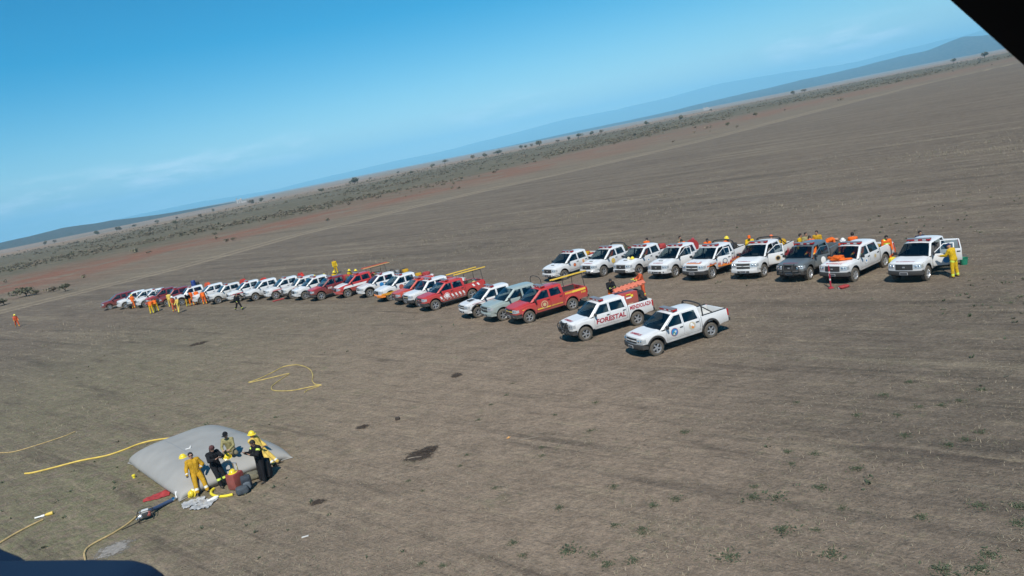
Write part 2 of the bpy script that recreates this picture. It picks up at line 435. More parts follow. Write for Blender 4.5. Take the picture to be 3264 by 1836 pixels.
    ad = N('ShaderNodeMath'); ad.operation = 'MULTIPLY_ADD'; t.links.new(sm, ad.inputs[0]); ad.inputs[1].default_value = 2.2; t.links.new(fine, ad.inputs[2])
    ad2 = N('ShaderNodeMath'); ad2.operation = 'MULTIPLY_ADD'; t.links.new(rowB, ad2.inputs[0]); ad2.inputs[1].default_value = 1.6; t.links.new(ad.outputs[0], ad2.inputs[2])
    bp = N('ShaderNodeBump'); bp.inputs['Strength'].default_value = .8; bp.inputs['Distance'].default_value = .08
    t.links.new(ad2.outputs[0], bp.inputs['Height']); t.links.new(bp.outputs[0], b.inputs['Normal'])
    me.materials.append(m)
    o = bpy.data.objects.new('ground', me); link(o); o['kind'] = 'structure'
    return o
ROWROT = 137.0
GROUND = make_ground()

# ------------------------------------------------------------------ hills
def range_mesh(name, az0, az1, r0, r1, topfn, mcol, seed, n=260, k=26):
    """a real ridge: az in degrees from +Y, rises from r0, crest about 60 % of the depth"""
    V = []; F = []
    azs = np.linspace(az0, az1, n); ts = np.linspace(0, 1, k)
    A, T = np.meshgrid(np.radians(azs), ts, indexing='ij')
    r = r0 + (r1 - r0) * T
    x = r * np.sin(A); y = r * np.cos(A)
    crest = topfn(np.degrees(A))
    prof = np.where(T < .6, smooth(0, .62, T), 1 - smooth(.6, 1.0, T))
    sc_ = (r1 - r0) * .30
    rough = fbm(x / sc_ + seed, y / sc_ + seed * 2, 6)
    z = crest * prof * (.62 + .76 * rough * (0.35 + .65 * np.minimum(1, T / .5))) - 8
    V = np.stack([x, y, z], -1).reshape(-1, 3)
    idx = np.arange(n * k).reshape(n, k)
    q = np.stack([idx[:-1, :-1], idx[:-1, 1:], idx[1:, 1:], idx[1:, :-1]], -1).reshape(-1, 4)
    me = bpy.data.meshes.new(name); me.from_pydata(V.tolist(), [], q.tolist()); me.update()
    me.polygons.foreach_set('use_smooth', [True] * len(me.polygons))
    m = bpy.data.materials.new(name + '_slope'); m.use_nodes = True; t = m.node_tree; b = t.nodes['Principled BSDF']
    b.inputs['Roughness'].default_value = 1; b.inputs['Specular IOR Level'].default_value = .05
    g = t.nodes.new('ShaderNodeNewGeometry'); nn = t.nodes.new('ShaderNodeTexNoise'); nn.inputs['Scale'].default_value = 60. / (r1 - r0) * 2; nn.inputs['Detail'].default_value = 7
    t.links.new(g.outputs['Position'], nn.inputs['Vector'])
    cr_ = t.nodes.new('ShaderNodeValToRGB'); cr_.color_ramp.elements[0].position = .35; cr_.color_ramp.elements[1].position = .68
    cr_.color_ramp.elements[0].color = (*mcol[0], 1); cr_.color_ramp.elements[1].color = (*mcol[1], 1)
    t.links.new(nn.outputs['Fac'], cr_.inputs[0]); t.links.new(cr_.outputs[0], b.inputs['Base Color'])
    me.materials.append(m)
    o = bpy.data.objects.new(name, me); link(o); o['kind'] = 'structure'
    return o
def tab(xs, ys): return lambda a: np.interp(a, xs, ys)
def pix_az(u, v):
    d = pray(u, v); return math.degrees(math.atan2(d.x, d.y))
def pix_el(u, v):
    d = pray(u, v); return math.degrees(math.asin(d.z))
def crest_from(pix, rc):
    az = [pix_az(*q) for q in pix]; el = [pix_el(*q) for q in pix]
    return az, [rc * math.tan(R_(e)) + CAMH + 8 for e in el]
_az, _h = crest_from([(650, 640), (880, 603), (1080, 548), (1300, 500), (1500, 450), (1750, 395), (2000, 330), (2250, 275), (2497, 222), (2735, 178), (3094, 95), (3264, 60)], 26000)
_h = [q * .88 for q in _h]; _az = [-70] + _az + [60]; _h = [40] + _h + [620]
range_mesh('far_mountains', -70, 60, 19000, 31000, tab(_az, _h), ((.08, .085, .06), (.15, .13, .10)), 3.3)
_az, _h = crest_from([(2150, 350), (2400, 288), (2560, 250), (2735, 213), (2870, 178), (2960, 160), (3070, 118), (3138, 112), (3264, 100)], 9500)
_h = [q * .86 for q in _h]; _az = [-3] + _az + [58]; _h = [0] + _h + [200]
range_mesh('near_hills', -3, 58, 7000, 11200, tab(_az, _h), ((.035, .035, .03), (.12, .09, .07)), 8.1)
_az, _h = crest_from([(0, 776), (100, 752), (199, 727), (290, 712), (356, 699), (430, 692), (517, 681), (620, 664)], 4200)
_az = [-80, -60] + _az + [-16]; _h = [20, 24] + _h + [2]
range_mesh('low_hills', -80, -14, 3300, 5000, tab(_az, _h), ((.05, .055, .04), (.11, .09, .07)), 5.2)

# ------------------------------------------------------------------ haze
def make_haze():
    mb = MB(); mb.box((0, 0, 440), (68000, 68000, 960))
    m = bpy.data.materials.new('haze_air'); m.use_nodes = True; t = m.node_tree; t.nodes.clear()
    o = t.nodes.new('ShaderNodeOutputMaterial'); v = t.nodes.new('ShaderNodeVolumePrincipled')
    v.inputs['Color'].default_value = (.30, .72, 1.0, 1); v.inputs['Density'].default_value = HAZE; v.inputs['Anisotropy'].default_value = -0.4
    t.links.new(v.outputs[0], o.inputs['Volume'])
    ob = mb.build('haze', m, smooth=False); ob['kind'] = 'stuff'
    tag(ob, 'pale blue haze over the plain', 'haze')
HAZE = 9e-5
make_haze()
# ================================================================== pickup trucks
TYPES = {
    # half width w, height H, front/rear overhang, hood front/rear heights, bed rail, tyre radius
    'old_small': dict(wb=3.12, fo=.84, ro=1.12, w=.865, H=1.66, hf=.93, hr=1.08, belt=1.06, rail=1.10, tr=.375, rake=.80, flare=.035, sweep=.12, cow=.36, sill=.42),
    'boxy': dict(wb=3.19, fo=.82, ro=1.08, w=.88, H=1.74, hf=1.00, hr=1.13, belt=1.13, rail=1.17, tr=.385, rake=.66, flare=.0, sweep=.10, cow=.40, sill=.45),
    'round': dict(wb=3.085, fo=.94, ro=1.20, w=.905, H=1.80, hf=.98, hr=1.18, belt=1.17, rail=1.20, tr=.385, rake=.86, flare=.0, sweep=.17, cow=.26, sill=.46),
    'new': dict(wb=3.096, fo=.92, ro=1.22, w=.93, H=1.79, hf=1.02, hr=1.17, belt=1.17, rail=1.21, tr=.392, rake=.84, flare=.0, sweep=.16, cow=.28, sill=.44),
    'wagon': dict(wb=2.75, fo=.90, ro=.95, w=.88, H=1.70, hf=.93, hr=1.08, belt=1.06, rail=1.08, tr=.35, rake=.90, flare=.0, sweep=.18, cow=.24, sill=.40),
}
class Shape:
    def __init__(s, T):
        s.__dict__.update(T)
        s.fa = s.wb / 2; s.ra = -s.wb / 2; s.F = s.fa + s.fo; s.Rr = s.ra - s.ro
        s.d0 = s.fa - .60; s.d1 = s.d0 - 1.0; s.d2 = s.ra + .60 if s.wb > 3 else s.ra + .42
        s.cb = s.d2 - .11
        s.xc = s.fa - s.cow; s.xt = s.xc - s.rake
        s.rt = s.H - .09
        s.ar = s.tr + .075
        s.sf = s.F - .10 - s.sweep * .3
    def wx(s, x):
        k = 1.0
        if x > s.F - .75: k -= (.06 + s.sweep * .45) * ((x - s.F + .75) / .75) ** 2.4
        if x < s.Rr + .6: k -= .025 * ((s.Rr + .6 - x) / .6) ** 2
        return s.w * k
    def Y(s, x, z):
        zs = (.30, .45, .58, .78, .95, s.belt, s.belt + .03, s.rt, s.H)
        ds = (-.075, -.038, -.012, .0, -.004, -.030, -.040, -.205, -.30)
        return s.wx(x) + float(np.interp(z, zs, ds))
    def hz(s, x, y):
        """hood surface"""
        t = min(1, max(0, (s.sf + .1 - x) / (s.sf + .1 - s.xc)))
        z = s.hf + (s.hr - s.hf) * (1 - (1 - t) ** 1.7)
        ye = s.wx(min(x, s.F)); e = min(1.1, abs(y) / ye)
        z -= .035 * e ** 2 + .05 * max(0, e - .86) / .14
        z += .018 * math.exp(-((e - .62) / .12) ** 2) * (1 if t > .1 else t * 10)
        return z
    def fx(s, y, z):
        """front face"""
        ye = s.wx(s.sf); e = min(1.0, abs(y) / ye)
        return s.F - (s.F - s.sf) * e ** 2.3 - .16 * max(0, z - .72)
def arch_z(S, x, xw):
    d = abs(x - xw)
    return S.tr + math.sqrt(max(0, S.ar ** 2 - d * d)) if d < S.ar else S.sill
def stations(a, b, xw, S, n=5):
    xs = set([round(a, 4), round(b, 4)])
    for k in range(15):
        x = xw + S.ar * math.cos(math.pi * k / 14)
        if min(a, b) < x < max(a, b): xs.add(round(x, 4))
    lo, hi = sorted((a, b))
    for seg in ((lo, xw - S.ar), (xw + S.ar, hi)):
        if seg[1] - seg[0] > .05:
            for k in range(1, n): xs.add(round(seg[0] + (seg[1] - seg[0]) * k / n, 4))
            for e in (.004,):
                xs.add(round(xw - S.ar - e, 4)); xs.add(round(xw + S.ar + e, 4))
    return sorted(x for x in xs if lo - 1e-6 <= x <= hi + 1e-6)
def mirror(fn, sg): return lambda u, v: (lambda p: (p[0], p[1] * sg, p[2]))(fn(u, v))
US = (0, .12, .3, .5, .7, .86, 1)

def skirt_patch(mb, fn, us, vs_, depth, m=None):
    """a patch with its rim folded back by `depth` (a vector)"""
    mb.grid(fn, us, vs_, m=m)
    us = list(us); vs_ = list(vs_); D = Vector(depth)
    ring = [(u, vs_[0]) for u in us] + [(us[-1], v) for v in vs_[1:]] + [(u, vs_[-1]) for u in us[::-1][1:]] + [(us[0], v) for v in vs_[::-1][1:-1]]
    P = [Vector(fn(*q)) for q in ring]; k = len(P)
    mb.add(P + [p + D for p in P], [(i, (i + 1) % k, k + (i + 1) % k, k + i) for i in range(k)], m)

def truck_meshes(tn):
    S = Shape(TYPES[tn]); K = {}; wagon = tn == 'wagon'
    # ---- body: fenders, rocker, bed sides, nose, tailgate surround
    b = MB()
    for sg in (1, -1):
        xs = stations(S.sf, S.d0 + .006, S.fa, S)
        def side(x, u):
            top = S.hz(x, S.wx(x) * .985) - .004
            z0 = arch_z(S, x, S.fa) if x < S.F - .25 or True else .5
            z = z0 + (top - z0) * u
            return (x, S.Y(x, min(z, S.belt)) + .03 * max(0, u - .86) * -3, z)
        b.grid(mirror(side, sg), xs, US, flip=sg < 0)
        # fender top strip up to the hood
        b.grid(lambda x, e: (x, sg * S.wx(x) * e, S.hz(x, S.wx(x) * e)), [x for x in lin(S.sf, S.xc - .02, 9)], (.985 - .06, .955, .925 - .055), flip=sg > 0)
        b.grid(lambda x, e: ((x, sg * S.Y(x, S.belt) * 1.0, S.hz(x, S.wx(x) * .985) - .004) if e else (x, sg * S.wx(x) * .925, S.hz(x, S.wx(x) * .925))), lin(S.sf, S.xc - .02, 9), (0, 1), flip=sg < 0)
        # rocker
        b.grid(mirror(lambda x, z: (x, S.Y(x, z) - .008, z), sg), lin(S.cb, S.d0 + .02, 6), (S.sill - .05, S.sill, S.sill + .06, S.sill + .075), flip=sg < 0)
        # bed side
        if not wagon:
            xs = stations(S.Rr + .05, S.cb - .018, S.ra, S)
            def bs(x, u):
                z0 = arch_z(S, x, S.ra) if x < S.ra + S.ar else S.sill
                if x < S.ra - S.ar: z0 = S.sill + .08 * min(1, (S.ra - S.ar - x) / .3)
                z = z0 + (S.rail - z0) * u
                return (x, S.Y(x, min(z, S.belt)), z)
            b.grid(mirror(bs, sg), xs, US, flip=sg < 0)
            xs2 = lin(S.Rr + .05, S.cb - .018, 8)
            yo = lambda x: S.Y(x, min(S.rail, S.belt))
            b.grid(mirror(lambda x, e: (x, yo(x) - e, S.rail + (.012 if 0 < e < .07 else 0)), sg), xs2, (0, .015, .06, .075), flip=sg > 0, m=0)
            b.grid(mirror(lambda x, z: (x, yo(x) - .075, z), sg), xs2, (S.rail, .78), flip=sg > 0, m=2)
            # corner post at the rear
            b.grid(mirror(lambda y, z: (S.Rr + .05, y, z), sg), lin(S.Y(S.Rr + .05, .8) - .13, S.Y(S.Rr + .05, .9), 3), (S.sill + .1, .7, .95, S.rail), flip=sg > 0)
        else:
            xs = stations(S.Rr + .05, S.cb - .0, S.ra, S)
            def bs(x, u):
                z0 = arch_z(S, x, S.ra); z = z0 + (S.belt - z0) * u
                return (x, S.Y(x, z) - (.10 * max(0, (S.Rr + .5 - x)) ), z)
            b.grid(mirror(bs, sg), xs, US, flip=sg < 0)
        # arch liner
        for xw in (S.fa, S.ra):
            b.grid(mirror(lambda a, e: (xw + S.ar * math.cos(a), S.Y(xw, .7) - .012 - e, S.tr + S.ar * math.sin(a)), sg), lin(-.1, math.pi + .1, 15), (0, .34), m=1)
    # nose
    ye = S.wx(S.sf)
    b.grid(lambda y, z: (S.fx(y, z), y, z), lin(-ye, ye, 17), (.46, .58, .70, .80, .90, S.hf - .012), flip=False)
    b.grid(lambda y, z: (S.fx(y, S.hf) - .02 - z * .09, y, S.hz(S.sf, y) - .02 + .016 * z), lin(-ye, ye, 17), (0, 1))
    K['body'] = b.mesh('body', [P_WHITE, DARK, RUBBERMAT], ang=28)
    # ---- hood
    h = MB()
    def hf_(x, e):
        y = S.wx(min(x, S.F)) * e * .91
        return (x, y, S.hz(x, y) + .012)
    xs = lin(S.sf + .0, S.xc + .0, 11)
    def hoodp(u, e):
        yy = e * ye * .91
        xf = S.fx(yy, S.hf) - .01
        xb = S.xc + .10 * (1 - e * e)
        x = xf + (xb - xf) * u
        y = S.wx(min(x, S.sf)) * e * .91
        z = S.hz(x, y) + .012
        if u < .06: z -= .05 * (1 - u / .06)
        return (x, y, z)
    h.grid(hoodp, (0, .025, .06, .15, .28, .42, .58, .72, .86, 1), lin(-1, 1, 15), flip=True)
    K['hood'] = h.mesh('hood', [P_WHITE], ang=40)
    c = MB()      # black cowl under the windscreen
    c.grid(lambda y, t: (S.xc + .13 * (1 - (y / S.w) ** 2) - t * .16, y, S.hr - .015 + t * .03), lin(-S.w * .86, S.w * .86, 9), (0, 1), flip=True)
    K['cowl'] = c.mesh('cowl', [BLACKP])
    # ---- cab: roof, pillars, rear wall
    rb = S.Rr + .28 if wagon else S.cb
    c = MB()
    yr = lambda x: S.Y(min(x, S.xc), S.rt)
    def roof(x, e):
        yy = yr(0) * e
        t = (x - rb) / (S.xt - rb)
        bow = .05 * (1 - e * e) if t > .99 else 0
        z = S.H - .055 * abs(e) ** 3 - .035 * abs(e) ** 10 - .045 * max(0, t - .75) / .25 - .02 * max(0, .15 - t) / .15 - .0 * e
        return (x + bow, yy, min(z, S.H))
    c.grid(roof, lin(rb, S.xt, 9), (-1, -.96, -.85, -.6, -.3, 0, .3, .6, .85, .96, 1), flip=False)
    zbr = S.belt + .01
    xe = rb
    for sg in (1, -1):
        # A pillar (from cowl to roof)
        def ap(t, k):
            xw_ = lerp(S.xc - .02, S.xt + .01, t); z = lerp(S.hr - .03, S.rt + .012, t)
            yb = lerp(S.Y(S.xc - .1, S.belt + .03), yr(0), t)
            off = (0, .0) if k == 1 else (.055, -.055)
            return (xw_ + off[0] - (.10 if k == 1 else .0), yb + off[1] * (1 if k == 0 else 0), z)
        c.grid(mirror(ap, sg), lin(0, 1, 5), (0, 1), flip=sg > 0)
        # roof rail above the doors
        c.grid(mirror(lambda x, z: (x, S.Y(0, z) - .003, z), sg), lin(rb, S.xt - .02, 7), (S.rt - .012, S.rt + .006), flip=sg < 0)
        if wagon:
            # rear quarter: pillar, long side window opening, pillar
            def q(x, z):
                t = (z - S.belt) / (S.rt - S.belt)
                return (x + (.16 * t if x < S.Rr + .5 else 0) , S.Y(0, z) - .02 * (x < S.Rr + .5), z)
            cols = [S.d2 - .0, S.d2 - .10, S.Rr + .42, S.Rr + .1]; rows = [S.belt - .02, S.belt + .07, S.rt - .07, S.rt]
            c.grid(mirror(q, sg), cols, rows, flip=sg > 0, skip=lambda i, j: i == 1 and j == 1)
        else:
            # rear corner of the cab
            def cp(x, z):
                t = max(0, (z - S.belt) / (S.rt - S.belt))
                return (x + (.10 * t if x > S.d2 - .05 else .03 * t), S.Y(0, z) - (.012 if x < S.d2 - .05 else 0), z)
            c.grid(mirror(cp, sg), (S.cb, S.d2 - .06, S.d2 - .008), (S.sill + .07, .6, .8, .95, S.belt, S.belt + .04, lerp(S.belt, S.rt, .5), S.rt - .01), flip=sg < 0)
        # B pillar, dark, behind the door gap
        c.grid(mirror(lambda x, z: (x - .05 * max(0, (z - S.belt)), S.Y(0, z) - .03, z), sg), (S.d1 - .06, S.d1 + .06), (S.sill, .8, S.belt, S.rt), flip=sg < 0, m=1)
    # rear wall with window opening
    def rw(y, z):
        t = max(0, (z - S.belt) / (S.rt - S.belt)); yy = y * (S.Y(0, max(z, .5)) - .012) / S.w
        xx = (S.Rr + .05 + .22 * t) if wagon else (S.cb + .03 * t)
        return (xx, yy, z)
    rows = [S.sill + .1, .8, S.belt + .05, S.rt - .09, S.rt + .02]
    c.grid(rw, lin(-S.w, S.w, 2)[:1] + [-S.w * .72, S.w * .72, S.w], rows, skip=lambda i, j: i == 1 and j == 2)
    # floor and firewall close the cabin
    c.box(((S.d0 + S.cb) / 2, 0, S.sill + .06), (S.d0 - S.cb + .3, S.w * 1.75, .04), m=1)
    c.grid(lambda y, z: (S.d0 + .04, y, z), lin(-S.w * .9, S.w * .9, 2), (.4, S.hr - .08), m=1)
    K['cab'] = c.mesh('cab', [P_WHITE, DARK], ang=35)
    # glass
    g = MB()
    def ws(y, t):
        z = lerp(S.hr + .0, S.rt + .035, t); yy = y * (lerp(S.Y(S.xc - .1, S.belt + .03), yr(0), t) - .045)
        return (lerp(S.xc + .03, S.xt + .02, t) + .09 * (1 - y * y) * (1 - .4 * t), yy, z)
    g.grid(ws, lin(-1, 1, 9), lin(0, 1, 4), flip=False)
    K['windscreen'] = g.mesh('windscreen', [GLASS], ang=80)
    g = MB(); g.grid(lambda y, z: (rw(y, z)[0] - .006, rw(y, z)[1], z), (-S.w * .73, S.w * .73), (S.belt + .04, S.rt - .08))
    K['rear_window'] = g.mesh('rear_window', [GLASS])
    if wagon:
        for sg, nm in ((1, 'L'), (-1, 'R')):
            g = MB(); g.grid(mirror(lambda x, z: (x + .08 * (z > S.belt + .3) * (x < S.Rr + .5), S.Y(0, z) - .012, z), sg), (S.d2 - .095, S.Rr + .43), (S.belt + .06, S.rt - .065))
            K['quarter' + nm] = g.mesh('side_window', [GLASS])
    # ---- doors: hinge at local origin (front edge)
    for nm, xa, xb in (('front', S.d0, S.d1), ('rear', S.d1, S.d2)):
        for sg, sd in ((1, 'L'), (-1, 'R')):
            d = MB(); gp = .007
            zl = [S.sill + .085, .58, .70, .82, .95, S.belt - .03, S.belt]
            def low(x, z): return (x - xa, sg * S.Y(x, z), z)
            d.grid(low, lin(xa - gp, xb + gp, 6), zl, flip=sg > 0)
            # arch cut at the lower rear corner is covered by the body; upper frame
            def fl(z):   # front edge of the frame
                t = (z - S.belt) / (S.rt - S.belt)
                return (lerp(S.xc - .16, S.xt - .10, t) if nm == 'front' else xa - gp - .05 * t * .5)
            def rl(z):
                t = (z - S.belt) / (S.rt - S.belt)
                return (xb + gp - .05 * t * .5) if nm == 'front' else (xb + gp + .085 * t)
            zz = [S.belt, S.belt + .028, S.rt - .055, S.rt - .016]
            fr = .05
            def up(i, j):
                z = zz[j]; a, e = fl(z), rl(z)
                x = [a, a - fr, e + fr, e][i]
                return (x - xa, sg * (S.Y(0, z) + .002), z)
            d.grid(lambda i, j: up(i, j), (0, 1, 2, 3), (0, 1, 2, 3), flip=sg > 0, skip=lambda i, j: i == 1 and j == 1)
            if nm == 'front':   # little corner between belt, A pillar base and door front
                p = [low(xa - gp, S.belt), low(xa - gp - .02, S.belt), up(0, 0), ]
            # inner trim: same sheet offset inwards, dark
            d.grid(lambda x, z: (x - xa, sg * (S.Y(x, z) - .06), z), lin(xa - gp, xb + gp, 3), (zl[0], .7, S.belt), flip=sg < 0, m=1)
            d.grid(lambda x, e: (x - xa, sg * (S.Y(x, S.belt) - e * .06), S.belt), lin(xa - gp, xb + gp, 3), (0, 1), flip=sg < 0, m=1)
            for xq in (xa - gp, xb + gp):
                d.grid(lambda e, z: (xq - xa, sg * (S.Y(xq, z) - e * .06), z), (0, 1), (zl[0], .7, S.belt), m=0)
            me = d.mesh('door', [P_WHITE, DARK], ang=30); K['door_' + nm + sd] = (me, (xa, 0, 0))
            g = MB()
            g.add([(lambda q: (q[0], q[1] - sg * .008, q[2]))(up(i, j)) for i, j in ((1, 1), (2, 1), (2, 2), (1, 2))], [(0, 1, 2, 3) if sg < 0 else (3, 2, 1, 0)])
            K['win_' + nm + sd] = g.mesh('window', [GLASS], smooth=False)
            g = MB(); hx = xb + .14; g.box((hx - xa, sg * (S.Y(hx, .95) + .012), S.belt - .115), (.17, .035, .045), ch=.012)
            K['handle_' + nm + sd] = g.mesh('handle', [BLACKP])
    # mirrors
    for sg, sd in ((1, 'L'), (-1, 'R')):
        g = MB(); x = S.xc - .26; y = S.Y(x, S.belt)
        g.box((x, sg * (y + .14), S.belt + .075), (.10, .20, .16), ch=.035); g.box((x, sg * (y + .03), S.belt + .03), (.06, .10, .05), ch=.01)
        K['mirror' + sd] = g.mesh('mirror', [BLACKP])
    # ---- bed: floor, front wall, tailgate, wheel boxes
    if not wagon:
        yb = S.Y(S.ra, S.belt) - .075
        g = MB(); g.box(((S.Rr + S.cb) / 2, 0, .76), (S.cb - S.Rr - .09, yb * 2, .05))
        g.grid(lambda y, z: (S.cb - .022, y, z), lin(-yb - .05, yb + .05, 2), (.5, S.rail))
        for sg in (1, -1): g.box((S.ra, sg * (yb - .10), .86), (.85, .20, .16), ch=.05)
        for k in range(9): g.box(((S.Rr + S.cb) / 2, -yb * .8 + k * yb * .2, .79), (S.cb - S.Rr - .12, .05, .018))
        K['bed'] = g.mesh('bed', [RUBBERMAT])
        g = MB(); yt = S.Y(S.Rr + .05, .9) - .13
        g.box((S.Rr + .045, 0, (S.rail + .64) / 2), (.07, yt * 2 - .01, S.rail - .64), ch=.015)
        K['tailgate'] = g.mesh('tailgate', [P_WHITE])
    else:
        g = MB(); g.box((S.Rr + .05, 0, .82), (.10, S.w * 1.7, .46), ch=.03); K['tailgate'] = g.mesh('tailgate', [P_WHITE])
    for sg, sd in ((1, 'L'), (-1, 'R')):
        g = MB(); yy = S.Y(S.Rr + .05, .9)
        g.box((S.Rr + .045, sg * (yy - .025), .95), (.08, .085, .34), ch=.02); K['tail' + sd] = g.mesh('taillight', [REDLENS])
    # ---- bumpers
    def bumper(z0, z1, proud, back):
        g = MB(); yb_ = S.wx(S.sf) + .01
        path = []
        for k in range(13):
            y = lerp(-yb_, yb_, k / 12); path.append((S.fx(y, z0) + proud, y, 'f'))
        L = [(S.sf - back, -S.Y(S.sf - back, .6) - .012, 's')]; Rg = [(S.sf - back, S.Y(S.sf - back, .6) + .012, 's')]
        path = L + path + Rg
        prof = ((-.10, z0), (-.015, z0), (0, z0 + .03), (0, z1 - .03), (-.02, z1), (-.12, z1))
        V = []
        for (x, y, kind) in path:
            for (dx, z) in prof:
                if kind == 'f':
                    e = abs(y) / yb_; V.append((x + dx * (1 - .5 * e ** 4), y * (1 + dx * .45 * e ** 4 / yb_), z))
                else: V.append((x, y + math.copysign(dx, -y) * -1, z))
        n = len(prof); F = [(i * n + j, i * n + j + 1, (i + 1) * n + j + 1, (i + 1) * n + j) for i in range(len(path) - 1) for j in range(n - 1)]
        g.add(V, F); return g
    fbk = S.sf - (S.fa + S.ar) - .02
    g = bumper(.40, .63, .055, max(.05, fbk)); K['front_bumper'] = g.mesh('front_bumper', [BLACKP], recalc=True)
    g = MB(); g.box((S.Rr - .03, 0, .56), (.16, S.w * 1.82, .17), ch=.04); K['rear_bumper'] = g.mesh('rear_bumper', [BLACKP])
    # lower valance, chassis, fuel tank
    g = MB(); g.grid(lambda y, z: (S.fx(y, .5) - .09 - (.46 - z) * .4, y, z), lin(-ye * .92, ye * .92, 9), (.30, .46))
    g.box((0, 0, .43), (S.F - S.Rr - .5, S.w * 1.2, .22)); g.box((0, 0, .62), (S.F - S.Rr - .4, S.w * 1.1, .3))
    for xw in (S.fa, S.ra): g.tube([(xw, -S.w + .12, S.tr), (xw, S.w - .12, S.tr)], .06)
    g.tube([(S.ra + .4, -.35, .42), (S.Rr - .02, -.55, .38)], .03)
    K['chassis'] = g.mesh('chassis', [DARK])
    # grille and lamps
    gy = ye * .52
    g = MB(); f2 = lambda off: (lambda y, z: (S.fx(y, z) + off, y, z))
    z0, z1 = .675, S.hf - .035
    skirt_patch(g, f2(.012), lin(-gy, gy, 7), lin(z0, z1, 4), (-.04, 0, 0), m=0)
    zm = (z0 + z1) / 2
    skirt_patch(g, f2(.024), lin(-gy * .98, gy * .98, 7), (zm - .022, zm + .022), (-.03, 0, 0), m=1)
    for k in range(4):
        z = lerp(z0, z1, (k + .5) / 4); g.tube([(S.fx(y, z) + .014, y, z) for y in lin(-gy * .95, gy * .95, 7)], .006, n=5, m=0)
    g.box((S.fx(0, .8) + .03, 0, zm), (.02, .13, .075), ch=.012, m=2)
    K['grille'] = g.mesh('grille', [BLACKP, P_WHITE, ALLOY])
    for sg, sd in ((1, 'L'), (-1, 'R')):
        g = MB()
        def hl(y, z): return (S.fx(y, z) + .014, sg * y, z)
        ya, yb2 = gy + .02, ye - .005
        g.grid(hl, lin(ya, yb2, 5), lin(S.hf - .26, S.hf - .05, 4), flip=sg < 0)
        g.grid(lambda x, z: (x, sg * (S.Y(x, z) + .008), z), lin(S.sf + .01, S.sf - .16, 3), lin(S.hf - .24, S.hf - .07, 3), flip=sg < 0, m=1)
        for q, rr_ in ((.32, .062), (.72, .05)):
            y = lerp(ya, yb2, q); z = S.hf - .15
            g.lathe([(0, .03), (rr_ * .7, .022), (rr_, .0)], n=12, axis='x', c=(S.fx(y, z) + .014, sg * y, z), m=2)
        K['headlight' + sd] = g.mesh('headlight', [HLAMP, HLAMP, CHROME], ang=50)
    g = MB(); g.box((S.fx(0, .5) + .068, 0, .50), (.012, .40, .13), m=1); g.box((S.fx(0, .5) + .075, 0, .50), (.008, .36, .10), m=0)
    K['licence_plate'] = g.mesh('licence_plate', [PLATE, PLATEW], smooth=False)
    # seats and steering wheel
    g = MB()
    for sg in (1, -1):
        g.box((S.d1 + .30, sg * .38, .86), (.50, .50, .16), ch=.05); g.box((S.d1 + .03, sg * .38, 1.12), (.14, .48, .56), rot=Matrix.Rotation(-.2, 3, 'Y'), ch=.06); g.box((S.d1 - .05, sg * .38, min(1.47, S.H - .27)), (.10, .26, .18), ch=.04)
    g.box((S.d2 + .42, 0, .84), (.48, 1.3, .16), ch=.05); g.box((S.d2 + .14, 0, 1.10), (.14, 1.3, .54), rot=Matrix.Rotation(-.2, 3, 'Y'), ch=.05)
    K['seats'] = g.mesh('seats', [SEATM])
    g = MB(); g.box((S.xc - .25, 0, S.hr - .12), (.42, S.w * 1.62, .22), ch=.06); K['dashboard'] = g.mesh('dashboard', [DARK])
    g = MB(); ctr = Vector((S.xc - .55, .38, S.hr - .05)); rt = Matrix.Rotation(-1.05, 3, 'Y')
    g.tube([ctr + rt @ Vector((.18 * math.cos(a), .18 * math.sin(a), 0)) for a in lin(0, 2 * math.pi, 17)], .016, n=6, cap=False)
    g.tube([ctr, ctr + Vector((.22, 0, -.12))], .03); g.box(ctr, (.30, .04, .03), rot=rt)
    K['steering_wheel'] = g.mesh('steering_wheel', [DARK])
    # wheel: tyre and rim; outer face at +y
    g = MB(); r = S.tr; wt = .125
    prof = [(r * .60, .09), (r * .63, wt * .96), (r * .80, wt), (r * .93, wt * .93), (r * .99, wt * .72), (r, wt * .3), (r, -wt * .3), (r * .99, -wt * .72), (r * .93, -wt * .93), (r * .8, -wt), (r * .6, -.09)]
    g.lathe(prof, n=32, axis='y'); 
    for k in range(32):
        a = 2 * math.pi * k / 32
        for sgn in (1, -1):
            g.box(((r - .003) * math.cos(a + .05 * sgn), sgn * wt * .55, (r - .003) * math.sin(a + .05 * sgn)), (.022, wt * .62, .034), rot=Matrix.Rotation(-a, 3, 'Y'))
    K['tyre'] = g.mesh('tyre', [TYRE], ang=40)
    g = MB()
    g.lathe([(r * .62, .10), (r * .64, .118), (r * .60, .118), (r * .56, .085), (r * .55, .02), (r * .55, -.09)], n=32, axis='y', m=0)
    g.lathe([(0, .03), (r * .56, .02)], n=24, axis='y', m=1)
    for k in range(5):
        a = 2 * math.pi * k / 5 + .3
        rot = Matrix.Rotation(-a, 3, 'Y')
        g.box(rot @ Vector((r * .33, .075, 0)), (r * .46, .05, r * .20), rot=rot @ Matrix.Rotation(.0, 3, 'Z'), ch=.015, m=0)
    g.lathe([(0, .105), (r * .10, .103), (r * .16, .09), (r * .17, .05)], n=16, axis='y', m=0)
    K['rim'] = g.mesh('rim', [ALLOY, DARK], ang=40)
    # lightbar for the roof
    g = MB(); zl = S.H + .09; xl = S.xt - .28
    g.box((xl, 0, zl + .02), (.28, 1.16, .03), ch=.01, m=0)
    for k in range(6):
        y = -.49 + k * .196
        g.box((xl, y, zl - .035), (.26, .185, .085), ch=.025, m=(1 if k in (0, 1, 3, 5) else 2))
    for sg in (1, -1): g.box((xl, sg * .45, zl - .10), (.06, .05, .08), m=3)
